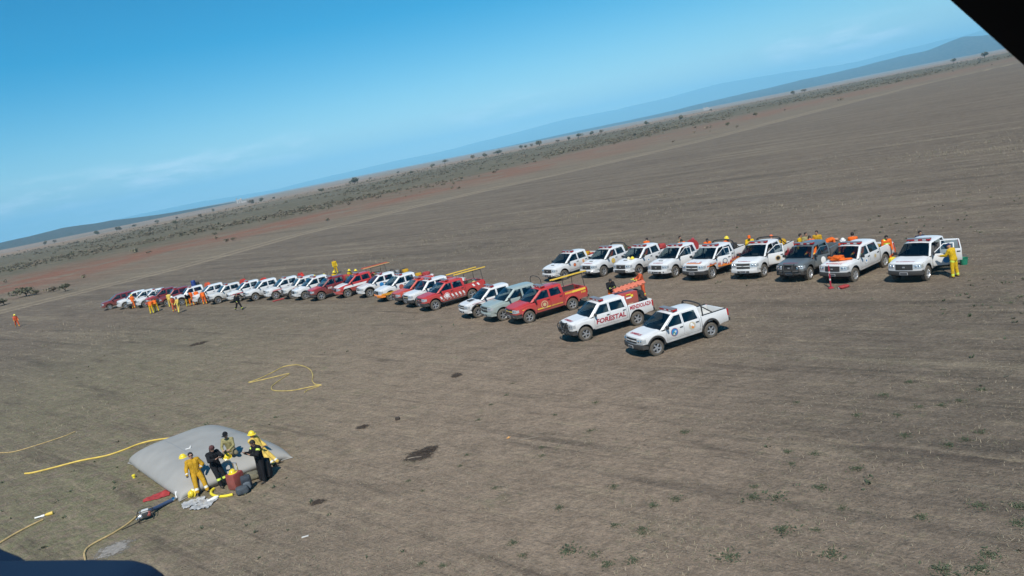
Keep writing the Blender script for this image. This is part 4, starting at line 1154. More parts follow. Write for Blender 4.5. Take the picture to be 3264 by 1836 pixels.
def skeleton(lean=4, tilt=0, hipL=2, hipR=-2, kneeL=4, kneeR=4, splay=6, shL=8, shR=8, abL=10, abR=10, elL=20, elR=20, inL=0, inR=0, head=0, turn=0, nod=None, k=1.0, bend=0, cross=0):
    """joint positions; person faces +X, left is +Y"""
    J = {}; pel = Vector((0, 0, 0))
    for s, hp, kn, sg in (('L', hipL, kneeL, 1), ('R', hipR, kneeR, -1)):
        hipj = pel + Vector((0, sg * .095, -.04)); sp = R_(splay)
        q = R_(hp); th = Vector((math.sin(q), sg * math.sin(sp), -math.cos(q))).normalized()
        knee = hipj + th * .42
        q2 = R_(hp - kn); sh = Vector((math.sin(q2), sg * math.sin(sp) * .5 if not cross else -sg * 1.6 * math.sin(R_(cross)), -math.cos(q2))).normalized()
        ank = knee + sh * .41
        fd = Vector((math.cos(R_(max(-30, min(20, hp - kn)) * .0)), sg * .22, -.02)).normalized()
        J['hip' + s], J['knee' + s], J['ank' + s] = hipj, knee, ank
        J['heel' + s] = ank + Vector((-.06, 0, -.055)); J['toe' + s] = ank + fd * .17 + Vector((0, 0, -.06))
    q = R_(lean); up = Vector((math.sin(q), 0, math.cos(q))); q2 = R_(lean + bend); up2 = Vector((math.sin(q2), 0, math.cos(q2)))
    J['pel'] = pel; J['waist'] = pel + up * .18; J['chest'] = J['waist'] + up2 * .22; J['neck'] = J['chest'] + up2 * .14
    q3 = R_(lean + bend + head); hu = Vector((math.sin(q3), 0, math.cos(q3)))
    J['head'] = J['neck'] + hu * .155 + Vector((.02 * math.cos(q3), 0, -.02 * math.sin(q3))); J['hup'] = hu; J['hfw'] = rotv('Z', turn) @ Vector((math.cos(q3), 0, -math.sin(q3)))
    lat = rotv('Z', turn) @ Vector((0, 1, 0)) if abs(turn) < 1 else Vector((0, 1, 0))
    for s, sa, ab, el, inn, sg in (('L', shL, abL, elL, inL, 1), ('R', shR, abR, elR, inR, -1)):
        shd = J['chest'] + up2 * .075 + Vector((0, sg * .185, 0))
        a = R_(sa - 0); b = R_(ab)
        base = rotv('Y', -(0))
        ud = Vector((math.sin(a) * math.cos(b), sg * math.sin(b), -math.cos(a) * math.cos(b)))
        elb = shd + ud * .29
        a2 = R_(sa + el); i_ = R_(inn)
        fd = Vector((math.sin(a2) * math.cos(i_), -sg * math.sin(i_) + sg * math.sin(b) * .4, -math.cos(a2) * math.cos(i_))).normalized()
        wr = elb + fd * .25
        J['sh' + s], J['el' + s], J['wr' + s], J['fd' + s] = shd, elb, wr, fd
    # overall tilt backwards/forwards about Y, then drop so the lowest sole is at 0
    Rm = rotv('Y', tilt)
    for kk in list(J): J[kk] = Rm @ J[kk]
    low = min(J['heelL'].z, J['heelR'].z, J['toeL'].z, J['toeR'].z) - .035
    dirs = ('hup', 'hfw', 'fdL', 'fdR')
    if hipL < 60:
        mid = (J['ankL'] + J['ankR']) / 2
        for kk in J:
            if kk not in dirs: J[kk] = J[kk] - Vector((mid.x, mid.y, 0))
    for kk in J:
        if kk not in dirs: J[kk] = J[kk] - Vector((0, 0, low))
    for kk in J:
        if kk not in dirs: J[kk] = J[kk] * k
    return J

def person_mesh(J, cols, voxel=.02, bands=(), shades=False, hood=False, bulk=1.0):
    """cols: jacket, trousers, hands, skin"""
    caps = []
    def C(a, b, ra, rb, pid): caps.append((Vector(a), Vector(b), ra, rb, pid))
    bk = bulk
    lt = (J['shL'] - J['shR']).normalized()
    C(J['pel'] + lt * .07, J['pel'] - lt * .07, .118 * bk, .118 * bk, 1)
    C(J['pel'] + lt * .04, J['waist'] + lt * .035, .125 * bk, .122 * bk, 0); C(J['pel'] - lt * .04, J['waist'] - lt * .035, .125 * bk, .122 * bk, 0)
    C(J['waist'] + lt * .04, J['chest'] + lt * .075, .122 * bk, .125 * bk, 0); C(J['waist'] - lt * .04, J['chest'] - lt * .075, .122 * bk, .125 * bk, 0)
    C(J['shL'], J['shR'], .082 * bk, .082 * bk, 0)
    C(J['chest'] + lt * .03, J['neck'] * .6 + J['chest'] * .4, .11, .085, 0)
    C(J['neck'] - J['hup'] * .03, J['head'] - J['hup'] * .06, .058, .056, 5)
    hu, hf = J['hup'], J['hfw']; hl = hu.cross(hf).normalized()
    hc = J['head']
    C(hc + hu * .045 - hf * .015, hc - hu * .02 - hf * .012, .094, .088, 5); C(hc + hu * .03 + hf * .022, hc - hu * .085 + hf * .04, .078, .048, 5)
    C(hc + hf * .095 + hu * .012, hc + hf * .112 - hu * .022, .011, .015, 5)          # nose
    for sg in (1, -1): C(hc + hl * .088 * sg + hu * .015, hc + hl * .090 * sg - hu * .025, .016, .012, 5)
    if hood: C(hc - hf * .06 - hu * .10, hc - hu * .12 + hf * .03, .085, .08, 0)
    for s, sg in (('L', 1), ('R', -1)):
        C(J['hip' + s], J['knee' + s], .098 * bk, .074 * bk, 1); C(J['knee' + s], J['ank' + s] + Vector((0, 0, .02)), .074 * bk, .062 * bk, 2)
        C(J['heel' + s], J['toe' + s], .042, .036, 3); C(J['ank' + s], J['heel' + s] + Vector((.03, 0, 0)), .05, .045, 3)
        C(J['sh' + s], J['el' + s], .072 * bk, .060 * bk, 6); C(J['el' + s], J['wr' + s], .060 * bk, .046 * bk, 7)
        fd = J['fd' + s]; wr = J['wr' + s]
        side = (lt * 1.0 - fd * lt.dot(fd)).normalized(); pn = fd.cross(side).normalized()
        palm = wr + fd * .075
        C(wr + side * .02, palm + side * .026, .026, .020, 4); C(wr - side * .02, palm - side * .026, .026, .020, 4)
        for q, (o, L) in enumerate(((.034, .062), (.012, .072), (-.011, .068), (-.033, .052))):
            a = palm + side * o + fd * .012; b1 = a + fd * L * .55 + pn * .012 * 1; b2 = b1 + fd * L * .42 + pn * .03
            C(a, b1, .0105, .0098, 4); C(b1, b2, .0098, .0085, 4)
        tsd = side * (-sg) if lt.dot(side) > 0 else side * sg
        C(wr + fd * .03 + tsd * .024, wr + fd * .065 + tsd * .052 + pn * .015, .0125, .011, 4); C(wr + fd * .065 + tsd * .052 + pn * .015, wr + fd * .097 + tsd * .054 + pn * .026, .011, .0095, 4)
    mb = MB()
    for a, b, ra, rb, pid in caps: capsule(mb, a, b, ra, rb, 10 if ra > .03 else 6)
    me = mb.mesh('tmp', smooth=False); ob = bpy.data.objects.new('tmp', me); COL.objects.link(ob)
    md = ob.modifiers.new('r', 'REMESH'); md.mode = 'VOXEL'; md.voxel_size = voxel
    ms = ob.modifiers.new('s', 'SMOOTH'); ms.factor = .5; ms.iterations = 2
    dg = bpy.context.evaluated_depsgraph_get(); m2 = bpy.data.meshes.new_from_object(ob.evaluated_get(dg))
    COL.objects.unlink(ob); bpy.data.objects.remove(ob); bpy.data.meshes.remove(me)
    m2.name = 'person_body'
    n = len(m2.polygons); ctr = np.empty(n * 3); m2.polygons.foreach_get('center', ctr); ctr = ctr.reshape(-1, 3)
    best = np.full(n, 1e9); pid = np.zeros(n, int); tt = np.zeros(n); ci = np.zeros(n, int)
    for i, (a, b, ra, rb, p_) in enumerate(caps):
        a_, b_ = np.array(a), np.array(b); d = b_ - a_; L = d @ d + 1e-9
        t = np.clip((ctr - a_) @ d / L, 0, 1); dd = np.linalg.norm(ctr - a_ - t[:, None] * d, axis=1) - (ra + (rb - ra) * t)
        mk = dd < best; best[mk] = dd[mk]; pid[mk] = p_; tt[mk] = t[mk]; ci[mk] = i
    # slots: 0 jacket 1 trousers 2 boots 3 hands 4 skin 5 band 6 eye 7 lip
    mats = [cols['jacket'], cols['trousers'], BOOT, cols.get('hands', SKIN), cols.get('skin', SKIN), cols.get('band', HIVIS), EYE, LIP]
    sl_ = np.array([0, 1, 1, 2, 3, 4, 0, 0])[pid]
    for p_, t0, t1 in bands: sl_[(pid == p_) & (tt > t0) & (tt < t1)] = 5
    rel = ctr - np.array(hc); f_ = rel @ np.array(hf); l_ = rel @ np.array(hl); u_ = rel @ np.array(hu); hd = pid == 5
    if shades: sl_[hd & (f_ > .05) & (np.abs(l_) < .075) & (u_ > -.005) & (u_ < .028)] = 6
    else: sl_[hd & (f_ > .06) & (np.abs(np.abs(l_) - .033) < .016) & (np.abs(u_ - .012) < .011)] = 6
    sl_[hd & (f_ > .06) & (np.abs(l_) < .024) & (np.abs(u_ + .062) < .009)] = 7
    for q in mats: m2.materials.append(q)
    m2.polygons.foreach_set('material_index', sl_.astype(np.int32)); m2.polygons.foreach_set('use_smooth', np.ones(n, bool)); m2.update()
    return m2

def headgear(J, kind, parent):
    hu, hf = J['hup'], J['hfw']; hl = hu.cross(hf).normalized(); hc = J['head']
    Rm = Matrix((hf, hl, hu)).transposed()
    mb = MB()
    if kind.startswith('helmet'):
        prof = [(.0, .155), (.05, .150), (.095, .118), (.120, .07), (.128, .025), (.165, .008), (.168, .0), (.13, .012)]
        mb.lathe([(r, h) for r, h in prof], n=20); V = [Vector((p[0] * 1.12, p[1], p[2] + .02)) for p in mb.v]
        mb.v = [tuple(p) for p in V]; mb.tube([Vector((-.13, 0, .06)), Vector((-.06, 0, .155)), Vector((0, 0, .18)), Vector((.07, 0, .155)), Vector((.14, 0, .06))], .014, n=6)
        m = {'helmet': HELM_Y, 'helmet_w': HELM_W, 'helmet_o': HELM_O}[kind]; nm = 'helmet'
    elif kind == 'hair':
        mb.lathe([(0, .128), (.05, .118), (.088, .08), (.103, .03), (.10, -.02), (.085, -.06)], n=18); mb.v = [(p[0] * 1.02 - .022, p[1] * .96, p[2] + .012 + (.025 if p[0] > .05 else 0)) for p in mb.v]; m = HAIR; nm = 'hair'
    elif kind == 'beanie':
        mb.lathe([(0, .15), (.05, .142), (.095, .10), (.108, .04), (.112, .0), (.108, -.01)], n=18); mb.v = [(p[0] * 1.04 - .012, p[1], p[2] + .028 + (.02 if p[0] > .05 else -.02)) for p in mb.v]; m = BEANIE; nm = 'beanie'
    else:   # cap with peak
        mb.lathe([(0, .135), (.06, .125), (.098, .08), (.108, .03), (.108, .02)], n=18); mb.v = [(p[0] * 1.04 - .01, p[1], p[2] + .02) for p in mb.v]
        mb.grid(lambda a, r: (.06 + r * math.cos(a), r * math.sin(a) * .9, .045 - .1 * max(0, r - .1)), lin(-1.1, 1.1, 7), (.05, .10, .15)); nm = 'cap'
        m = {'cap_o': CL['orange'], 'cap_r': D_RED, 'cap_b': CL['navy'], 'cap_k': CL['black']}[kind]
    mb.v = [tuple(hc + Rm @ Vector(p)) for p in mb.v]
    return mb.build(nm, m, parent)

PEOPLE_N = [0]
def person(loc, face, label, jacket, trousers=None, gear='hair', voxel=.022, bands=(), group='firefighters and helpers', shades=False, hands=None, hood=False, skin=None, band=None, bulk=1.0, **pose):
    J = skeleton(**pose)
    cols = dict(jacket=CL[jacket], trousers=CL[trousers or jacket])
    if hands: cols['hands'] = hands
    if skin: cols['skin'] = skin
    if band: cols['band'] = band
    me = person_mesh(J, cols, voxel, bands, shades, hood, bulk)
    T = empty('person', loc, R_(face), label, 'person', group)
    o = bpy.data.objects.new('body', me); link(o, T)
    if gear: headgear(J, gear, T)
    return T, J
FLOOR = lambda u, v: tuple(gnd(u, v))
def headat(u, v, h): p = gnd(u, v, h); return (p.x, p.y, 0.0)
# ================================================================== pillow tank and what lies round it
TANKM = mat('tank_fabric', (.335, .325, .30), .6, var=.10, vscale=1.2, bump=.15, bscale=3, spec=.3)
cL, cF, cR = gnd(408, 1478), gnd(573, 1600), gnd(934, 1460)
cB = cL + (cR - cF) + Vector((-.7, .2, 0))
TH = .84
def tank_pt(u, v, top=True):
    """u, v in -1..1: u from the L-F edge to the B-R edge, v from L/B to F/R"""
    a = (u + 1) / 2; b = (v + 1) / 2
    e = max(abs(u), abs(v))
    # edges pull inwards between the pointed corners
    cu = 1 - max(0, (abs(v) - .72) / .28) ** 2; cv = 1 - max(0, (abs(u) - .72) / .28) ** 2
    pu = u * (1 - .055 * cu * abs(u) ** 8); pv = v * (1 - .045 * cv * abs(v) ** 8)
    a, b = (pu + 1) / 2, (pv + 1) / 2
    p = cL.lerp(cB, a).lerp(cF.lerp(cR, a), b)
    q = (1 - abs(u) ** 5) * (1 - abs(v) ** 5)
    zz = TH * max(0, q) ** .5 * (1 - .10 * (u * u + v * v) / 2)
    zz *= 1 - .06 * math.exp(-((u + .15) ** 2 + (v - .2) ** 2) * 3)
    return p, zz
def build_tank():
    mb = MB(); g = [math.sin(x * math.pi / 2) for x in lin(-1, 1, 41)]
    O = (cL + cR) / 2
    def top(u, v):
        p, zz = tank_pt(u, v)
        zz += .012 * math.sin(9 * u + 3 * v) * (1 - abs(v)) + .02 * (mnoise.noise(Vector((u * 4, v * 4, .3))))* (1 - max(abs(u), abs(v)))
        if max(abs(u), abs(v)) < .999: zz = max(zz, .03)
        hf = min(1.0, zz / TH); B = .30 * 4 * hf * (1 - hf) * (1 - (abs(u) * abs(v)) ** 6)
        eu = (cB - cL).normalized(); ev = (cF - cL).normalized()
        p = p + eu * (math.copysign(abs(u) ** 7, u) * B) + ev * (math.copysign(abs(v) ** 7, v) * B)
        return (p.x - O.x, p.y - O.y, zz + .02)
    mb.grid(top, g, g, flip=False)
    mb.grid(lambda u, v: (tank_pt(u, v)[0].x - O.x, tank_pt(u, v)[0].y - O.y, .012), g[::4], g[::4], flip=True)
    T = empty('pillow_tank', (O.x, O.y, 0), 0, 'big grey fabric pillow tank full of water lying on the grass', 'water tank')
    mb.build('bladder', TANKM, T, ang=60, recalc=True)
    # welded seam flange round the edge and across the middle, filler cap
    ring = [(-1, t) for t in lin(-1, 1, 21)] + [(t, 1) for t in lin(-1, 1, 21)] + [(1, t) for t in lin(1, -1, 21)] + [(t, -1) for t in lin(1, -1, 21)]
    sb = MB(); sb.tube([Vector((tank_pt(*q)[0].x - O.x, tank_pt(*q)[0].y - O.y, .03)) for q in ring], .028, n=6, flat=.5); sb.build('edge_seam', TANKM, T)
    sb = MB(); 
    P = []
    for t in lin(-.86, .86, 24):
        x, y, z = top(-.30, t); P.append((x, y, z + .002))
    sb.tube(P, .012, n=5, flat=.5); sb.build('seam', mat('tank_seam', (.22, .24, .25), .6), T)
    return T, O, top
TANK, TO, ttop = build_tank()
def tank_at(px, zguess=1.0):
    """where the ray through a pixel meets the tank's upper skin"""
    d = pray(*px); best = None
    for k in range(400):
        t = 20 + k * .06; P = CAMP + d * t
        # invert bilinear roughly by search
        bu = min(((P - tank_pt(u, v)[0]).xy.length, u, v) for u in lin(-.95, .95, 15) for v in lin(-.95, .95, 15))
        z = tank_pt(bu[1], bu[2])[1]
        if P.z <= z: return Vector((P.x, P.y, z))
    return Vector((P.x, P.y, 0))

def hose(pts, r, m, label, name='hose', z=None, parent=None, n=8, wob=.02, per=6):
    P = []
    for i, q in enumerate(pts):
        g = gnd(q[0], q[1], r) if len(q) == 2 else Vector(q)
        P.append(Vector((g.x, g.y, (r * .85 if len(q) == 2 else q[2]))))
    C = catmull(P, per); O = Vector((C[0].x, C[0].y, 0)); mb = MB()
    mb.tube([c - O for c in C], r, n=n)
    o = mb.build(name, m, loc=O)
    tag(o, label, 'hose'); return o
HOSE_Y = mat('hose_yellow', (.70, .50, .10), .55, var=.2, vscale=5)
HOSE_D = mat('hose_faded_yellow', (.52, .39, .12), .7, var=.35, vscale=3)
HOSE_TAN = mat('hose_tan', (.50, .36, .16), .7, var=.3, vscale=6)
HOSE_BLUE = mat('hose_blue', (.045, .075, .15), .6)
HOSE_BY = mat('hose_bright_yellow', (.80, .66, .04), .45)
hose([(79, 1509), (105, 1506), (163, 1492), (256, 1468), (338, 1452), (396, 1433), (442, 1415), (489, 1403), (556, 1395), (600, 1396)], .042, HOSE_Y, 'thick yellow hose curving from behind the pillow tank across the grass')
hose([(-60, 1446), (0, 1443), (35, 1441), (70, 1433), (116, 1419), (163, 1404), (210, 1388), (240, 1375)], .026, HOSE_TAN, 'thin pale hose half sunk in grass beyond the thick yellow hose')
hose([(440, 1441), (455, 1440), (480, 1440), (500, 1441)], .03, HOSE_Y, 'short end of pale hose poking out at the pillow tank edge')
hz_ = lambda L: [(740 + x * .13975, 1120 + y * .13975) for x, y in L]
hose(hz_([(1310, 500), (1200, 575), (1090, 650), (930, 770), (897, 830), (925, 880), (1100, 900), (1400, 885), (1700, 825), (1960, 775), (2030, 768), (1990, 756), (1890, 745), (1825, 660), (1840, 560), (1800, 440), (1700, 362), (1560, 318), (1430, 305), (1160, 352), (950, 462), (680, 592), (450, 680), (370, 704), (440, 700), (700, 642), (1000, 572), (1290, 500)]), .027, HOSE_D, 'yellow hose laid out in a wide open loop on bare soil')
hose(hz_([(1985, 790), (1850, 835), (1720, 880), (1650, 930)]), .024, HOSE_D, 'loose yellow hose end beside the wide hose loop')
cz = lambda L: [(560 + x * .1656, 1370 + y * .1656) for x, y in L]
hose(cz([(735, 1130), (695, 1165), (680, 1205), (705, 1245), (790, 1275), (940, 1272), (1100, 1240)]), .055, HOSE_BY, 'short bright yellow C-shaped hose at the foot of the pillow tank')
pz = lambda L: [(x * .2484, 1560 + y * .2484) for x, y in L]
hose(pz([(-200, 800), (0, 682), (200, 562), (400, 458), (550, 386)]), .04, HOSE_TAN, 'ochre hose running to a white nozzle on greenish grass')
hose(pz([(1780, 318), (1650, 430), (1450, 560), (1250, 665), (1130, 740), (1085, 810), (1090, 880), (1110, 960)]), .036, HOSE_TAN, 'ochre hose leading from the red motor pump past a pale dust patch')
hose(pz([(1800, 405), (1700, 455), (1560, 520)]), .018, mat('hose_black', (.02, .02, .02), .6), 'thin black hose lying beside the ochre pump hose')

def thing_mesh(name, mb, mats, loc, label, cat, rz=0.0, **k):
    o = mb.build(name, mats, loc=loc, **k); o.rotation_euler = (0, 0, rz); return tag(o, label, cat)
# nozzle at the end of the ochre hose
T = empty('hose_nozzle', gnd(134, 1649), R_(15), 'white and yellow hose nozzle at the end of an ochre hose', 'nozzle')
mb = MB(); mb.lathe([(0, -.25), (.035, -.25), (.035, 0), (.05, .0), (.05, .1), (.03, .12)], n=12, axis='x', c=(0, 0, .05)); mb.build('barrel', D_WHITE, T)
mb = MB(); mb.lathe([(.03, .12), (.06, .2), (.075, .42), (.0, .42)], n=12, axis='x', c=(0, 0, .06)); mb.build('cone', HOSE_Y, T)
# blue suction hose with metal couplings
sh = [gnd(476, 1628, .2), gnd(500, 1618, .12), gnd(530, 1603, .08), gnd(549, 1594, .07)]
T = empty('suction_hose', (sh[0].x, sh[0].y, 0), 0, 'dark blue suction hose between motor pump and pillow tank', 'hose'); O = Vector((sh[0].x, sh[0].y, 0))
mb = MB(); mb.tube([q - O for q in catmull(sh, 5)], .075, n=10); mb.build('tube', HOSE_BLUE, T)
mb = MB(); e = gnd(549, 1594, .07) - O; e2 = gnd(560, 1587, .09) - O; mb.tube([e, (e + e2) / 2, e2], [.085, .09, .06], n=10); mb.build('coupling', CHROME, T)
mb = MB(); e3 = gnd(564, 1584, .10) - O; mb.tube([e2, e3, e3 + Vector((0, .05, .22))], .05, n=8); mb.build('elbow', D_WHITE, T)

# motor pump in a tube frame
def pump():
    p = gnd(468, 1656); T = empty('motor_pump', (p.x, p.y, 0), R_(20), 'red and silver motor pump in a black tube frame', 'pump')
    f = MB()
    for y in (-.24, .24):
        f.tube(catmull([(-.32, y, .03), (-.33, y, .40), (-.20, y, .50), (.20, y, .50), (.33, y, .40), (.32, y, .03), (0, y, .025), (-.32, y, .03)], 3), .016, n=6)
    for x, z in ((-.33, .42), (.33, .42), (-.32, .04), (.32, .04)): f.tube([(x, -.24, z), (x, .24, z)], .016, n=6)
    f.build('frame', BLACKP, T)
    m = MB(); m.box((.02, -.03, .27), (.30, .30, .24), ch=.04); m.build('engine', mat('engine_dark', (.05, .05, .05), .5), T)
    m = MB(); m.lathe([(0, .16), (.10, .15), (.14, .10), (.145, 0)], n=18, axis='x', c=(.10, -.04, .26)); m.build('starter_cover', P_RED, T)
    m = MB(); m.box((.03, .0, .45), (.32, .22, .12), ch=.025); m.build('fuel_tank', mat('pump_silver', (.6,.6,.58), .45), T)
    m = MB(); m.lathe([(0, -.12), (.11, -.11), (.13, 0), (.11, .1), (0, .11)], n=16, axis='x', c=(-.20, .02, .22)); m.tube([(-.2, .02, .3), (-.2, .02, .46)], .05); m.tube([(-.3, .02, .2), (-.42, .05, .14)], .05); m.build('pump_casing', ALLOY, T)
    T.scale = (.78, .78, .78)
    return T
pump()
# red bag, trolley case, backpacks
CLOTH_RED = mat('red_bag', (.36, .04, .04), .8, var=.25, vscale=6, bump=.5, bscale=9)
CLOTH_DK = mat('dark_pack', (.04, .05, .065), .85, var=.3, vscale=8, bump=.4, bscale=12)
def lumpy(name, loc, dims, m, label, cat, rz=0.0, seed=0, rot=None, amp=.12, lev=4, ground=True):
    bm = bmesh.new(); bmesh.ops.create_cube(bm, size=1); bmesh.ops.subdivide_edges(bm, edges=bm.edges[:], cuts=5, use_grid_fill=True)
    for v in bm.verts:
        p = v.co.copy(); l = p.length; sph = p.normalized() * .62; p = p.lerp(sph, .42)
        n = mnoise.noise(p * 3.2 + Vector((seed, 0, 0))) + .5 * mnoise.noise(p * 7 + Vector((seed, 3, 0)))
        p *= 1 + amp * n
        p = Vector((p.x * dims[0], p.y * dims[1], p.z * dims[2]))
        if rot is not None: p = rot @ p
        v.co = p
    zmin = min(v.co.z for v in bm.verts)
    for v in bm.verts: v.co.z -= zmin
    me = bpy.data.meshes.new(name); bm.to_mesh(me); bm.free(); me.materials.append(m)
    me.polygons.foreach_set('use_smooth', [True] * len(me.polygons))
    o = bpy.data.objects.new(name, me); o.location = loc; o.rotation_euler = (0, 0, rz); link(o); return tag(o, label, cat)
mb = MB(); mb.grid(lambda u, v: (u * .95 + .1 * mnoise.noise(Vector((u * 3, v * 3, 4))), v * .5 * (1.2 + u) + .05 * mnoise.noise(Vector((u * 4, v * 4, 9))), .015 + .16 * (1 - abs(2 * v)) * abs(mnoise.noise(Vector((u * 3, v * 2, 1.5)))) + .05 * abs(mnoise.noise(Vector((u * 9, v * 9, 2))))), lin(-.5, .5, 15), lin(-.5, .5, 11))
o = mb.build('red_bag', CLOTH_RED, loc=gnd(499, 1584), ang=30); o.rotation_euler = (0, 0, R_(25)); tag(o, 'limp red bag lying flat beside the grey pillow tank', 'bag')
pc = gnd(758, 1555); T = empty('trolley_case', (pc.x, pc.y, 0), R_(62), 'upright red trolley case with pulled-out metal handle', 'case')
mb = MB(); mb.box((0, 0, .34), (.52, .46, .62), ch=.06); mb.build('shell', mat('red_case', (.30, .035, .032), .7, var=.3, vscale=4, dirt=(DUST, .6, .9)), T)
mb = MB(); mb.tube([(.15, -.1, .62), (.15, -.1, .98), (.15, .1, .98), (.15, .1, .62)], .022, n=6); mb.build('handle', CHROME, T)
for sy in (.22, -.22):
    mb = MB(); mb.lathe([(0, -.03), (.06, -.03), (.06, .03), (0, .03)], n=14, axis='y', c=(.22, sy * .8, .06)); mb.build('caster', BLACKP, T)
q = gnd(792, 1560); T = empty('backpack', (q.x, q.y, 0), R_(-70), 'dark blue-grey backpack leaning on the red trolley case', 'backpack')
def bagpart(nm, c, d, m, T, seed, rot=None):
    o = lumpy(nm, (0, 0, 0), d, m, None, None, 0, seed, rot); o.parent = T; o.location = c
    for k_ in ('label', 'category'):
        if k_ in o: del o[k_]
    return o
bagpart('pack_body', (0, 0, 0), (.28, .36, .54), CLOTH_DK, T, 3, rotv('Y', 12)); bagpart('front_pocket', (.14, 0, .06), (.14, .27, .28), mat('pack_pocket', (.10, .12, .14), .8, bump=.3), T, 5)
mb = MB(); mb.tube(catmull([(-.12, -.12, .55), (-.22, -.13, .42), (-.20, -.13, .2)], 4), .025, n=6); mb.build('strap', BLACKP, T)
mb = MB(); mb.tube(catmull([(-.12, .12, .55), (-.22, .13, .42), (-.20, .13, .2)], 4), .025, n=6); mb.build('strap', BLACKP, T)
lumpy('tool_bag', gnd(776, 1574), (.44, .32, .28), mat('grey_pack', (.07, .085, .10), .85, var=.3, bump=.4), 'slumped grey bag in front of the backpack', 'bag', R_(25), 9)
lumpy('tool_bag', gnd(806, 1527), (.55, .40, .26), mat('khaki_pack', (.17, .16, .11), .9, var=.3, bump=.4), 'khaki bag on the grass between red case and standing person in black', 'bag', R_(10), 4)
# crumpled clear plastic on the ground
def crumple(px, sx, sy, m, label, rz, seed, amp=.10):
    mb = MB(); mb.grid(lambda u, v: (u * sx + .06 * mnoise.noise(Vector((u * 3, v * 3, seed))), v * sy * (1 + .3 * mnoise.noise(Vector((u * 2, seed, v)))), .02 + amp * abs(mnoise.noise(Vector((u * 4, v * 4, seed)))) + .05 * abs(mnoise.noise(Vector((u * 11, v * 11, seed))))), lin(-.5, .5, 17), lin(-.5, .5, 13))
    return thing_mesh('plastic_sheet', mb, m, gnd(*px), label, 'plastic sheet', R_(rz), ang=20)
PLAST = mat('clear_plastic', (.42, .42, .41), .25, var=.3, vscale=5, coat=.3)
crumple((618, 1603), .85, .6, PLAST, 'crumpled pale plastic sheet by the pillow tank corner', 25, 2.0)
crumple((651, 1610), .80, .75, PLAST, 'crumpled pale plastic sheet spread in front of the yellow helmet', -10, 6.0)
mb = MB(); mb.tube([(-.3, 0, .06), (0, .03, .07), (.12, .06, .08)], [.03, .075, .03], n=8, m=0); mb.tube([(.12, .06, .08), (.3, .12, .06)], .035, n=8, m=1)
T = empty('branch_pipe', gnd(688, 1593), R_(22), 'small white and black branch pipe lying on soil near the yellow hose', 'nozzle'); mb.build('pipe', [D_WHITE, BLACKP], T)
# helmets set down
def helmet(loc, label, tilt=0.0, rz=0.0, m=None):
    T = empty('helmet', loc, rz, label, 'helmet')
    mb = MB(); mb.lathe([(.0, .155), (.05, .150), (.095, .118), (.120, .07), (.128, .025), (.170, .008), (.172, .0), (.13, .004)], n=20)
    Rm = rotv('Y', tilt); zoff = .0 if not tilt else .12
    mb.v = [tuple(Rm @ Vector((p[0] * 1.12, p[1], p[2])) + Vector((0, 0, zoff))) for p in mb.v]; mb.build('shell', m or HELM_Y, T)
    mb = MB(); mb.tube([Rm @ Vector(q) + Vector((0, 0, zoff)) for q in ((-.14, 0, .05), (-.06, 0, .152), (0, 0, .165), (.07, 0, .152), (.15, 0, .05))], .016, n=6); mb.build('ridge', m or HELM_Y, T)
    return T
helmet(gnd(613, 1583), 'yellow helmet tipped over on the soil at the feet of the ochre-suited person', 70, R_(-90))
p = tank_at((584, 1460)); helmet((p.x, p.y, p.z + .0), 'yellow helmet standing alone on top of the pillow tank', 0, R_(200))
p = tank_at((727, 1465)); helmet((p.x, p.y, p.z), 'yellow helmet on the tank beside the person in a beanie', 40, R_(-60))
helmet((pc.x - .03, pc.y - .02, .65), 'yellow helmet resting on top of the red trolley case', 0, R_(-100))
p = tank_at((600, 1431)); mb = MB(); mb.box((0, 0, .02), (.22, .05, .03), ch=.01); mb.tube([(.08, 0, .03), (.12, .02, .10)], .02, n=6)
thing_mesh('wrench', mb, D_WHITE, p, 'small silver tool lying on top of the pillow tank', 'tool', R_(20))
mb = MB(); mb.lathe([(0, .16), (.07, .15), (.08, .1), (.06, .08), (.06, 0)], n=12); thing_mesh('valve_cap', mb, HOSE_BY, gnd(428, 1523), 'small yellow valve cap on grass left of the pillow tank', 'valve')

# ------------------------------------------------------------------ the five at the tank
NB = dict(voxel=.0125)
def lookdir(loc): return math.degrees(math.atan2(-loc[1], -loc[0]))
f1 = gnd(648, 1574); fc1 = lookdir(f1)
person((f1.x, f1.y, 0), fc1 + 6, 'person in ochre overalls and sunglasses leaning back against the pillow tank', 'ochre', gear='hair', shades=True, hands=GLOVE, band=SILVERBAND,
       bands=((7, .80, .98), (2, .66, .88)), tilt=-16, lean=12, hipL=34, hipR=42, kneeL=24, kneeR=34, splay=8, shL=-4, abL=30, elL=62, shR=8, abR=24, elR=30, inL=40, bulk=1.26, **NB)
f2 = gnd(717, 1551); person((f2.x, f2.y, 0), lookdir(f2) + 22, 'person in black coat and brown beanie leaning on the tank with folded arms', 'black', gear='beanie', bands=((2, .30, .52),), hood=True,
       tilt=-12, lean=16, hipL=16, hipR=20, kneeL=10, kneeR=14, splay=3, shL=30, shR=32, abL=18, abR=18, elL=62, elR=60, inL=45, inR=45, head=22, bulk=1.25, **NB)
f4 = gnd(840, 1536); person((f4.x, f4.y, 0), lookdir(f4) - 62, 'person in black standing and looking at a phone in hand', 'black', gear='hair', bands=((6, .15, .42),), skin=SKIN2,
       tilt=-6, lean=8, hipL=4, hipR=0, kneeL=6, kneeR=4, splay=4, shL=32, shR=34, abL=16, abR=14, elL=78, elR=80, inL=22, inR=22, head=24, bulk=1.26, **NB)
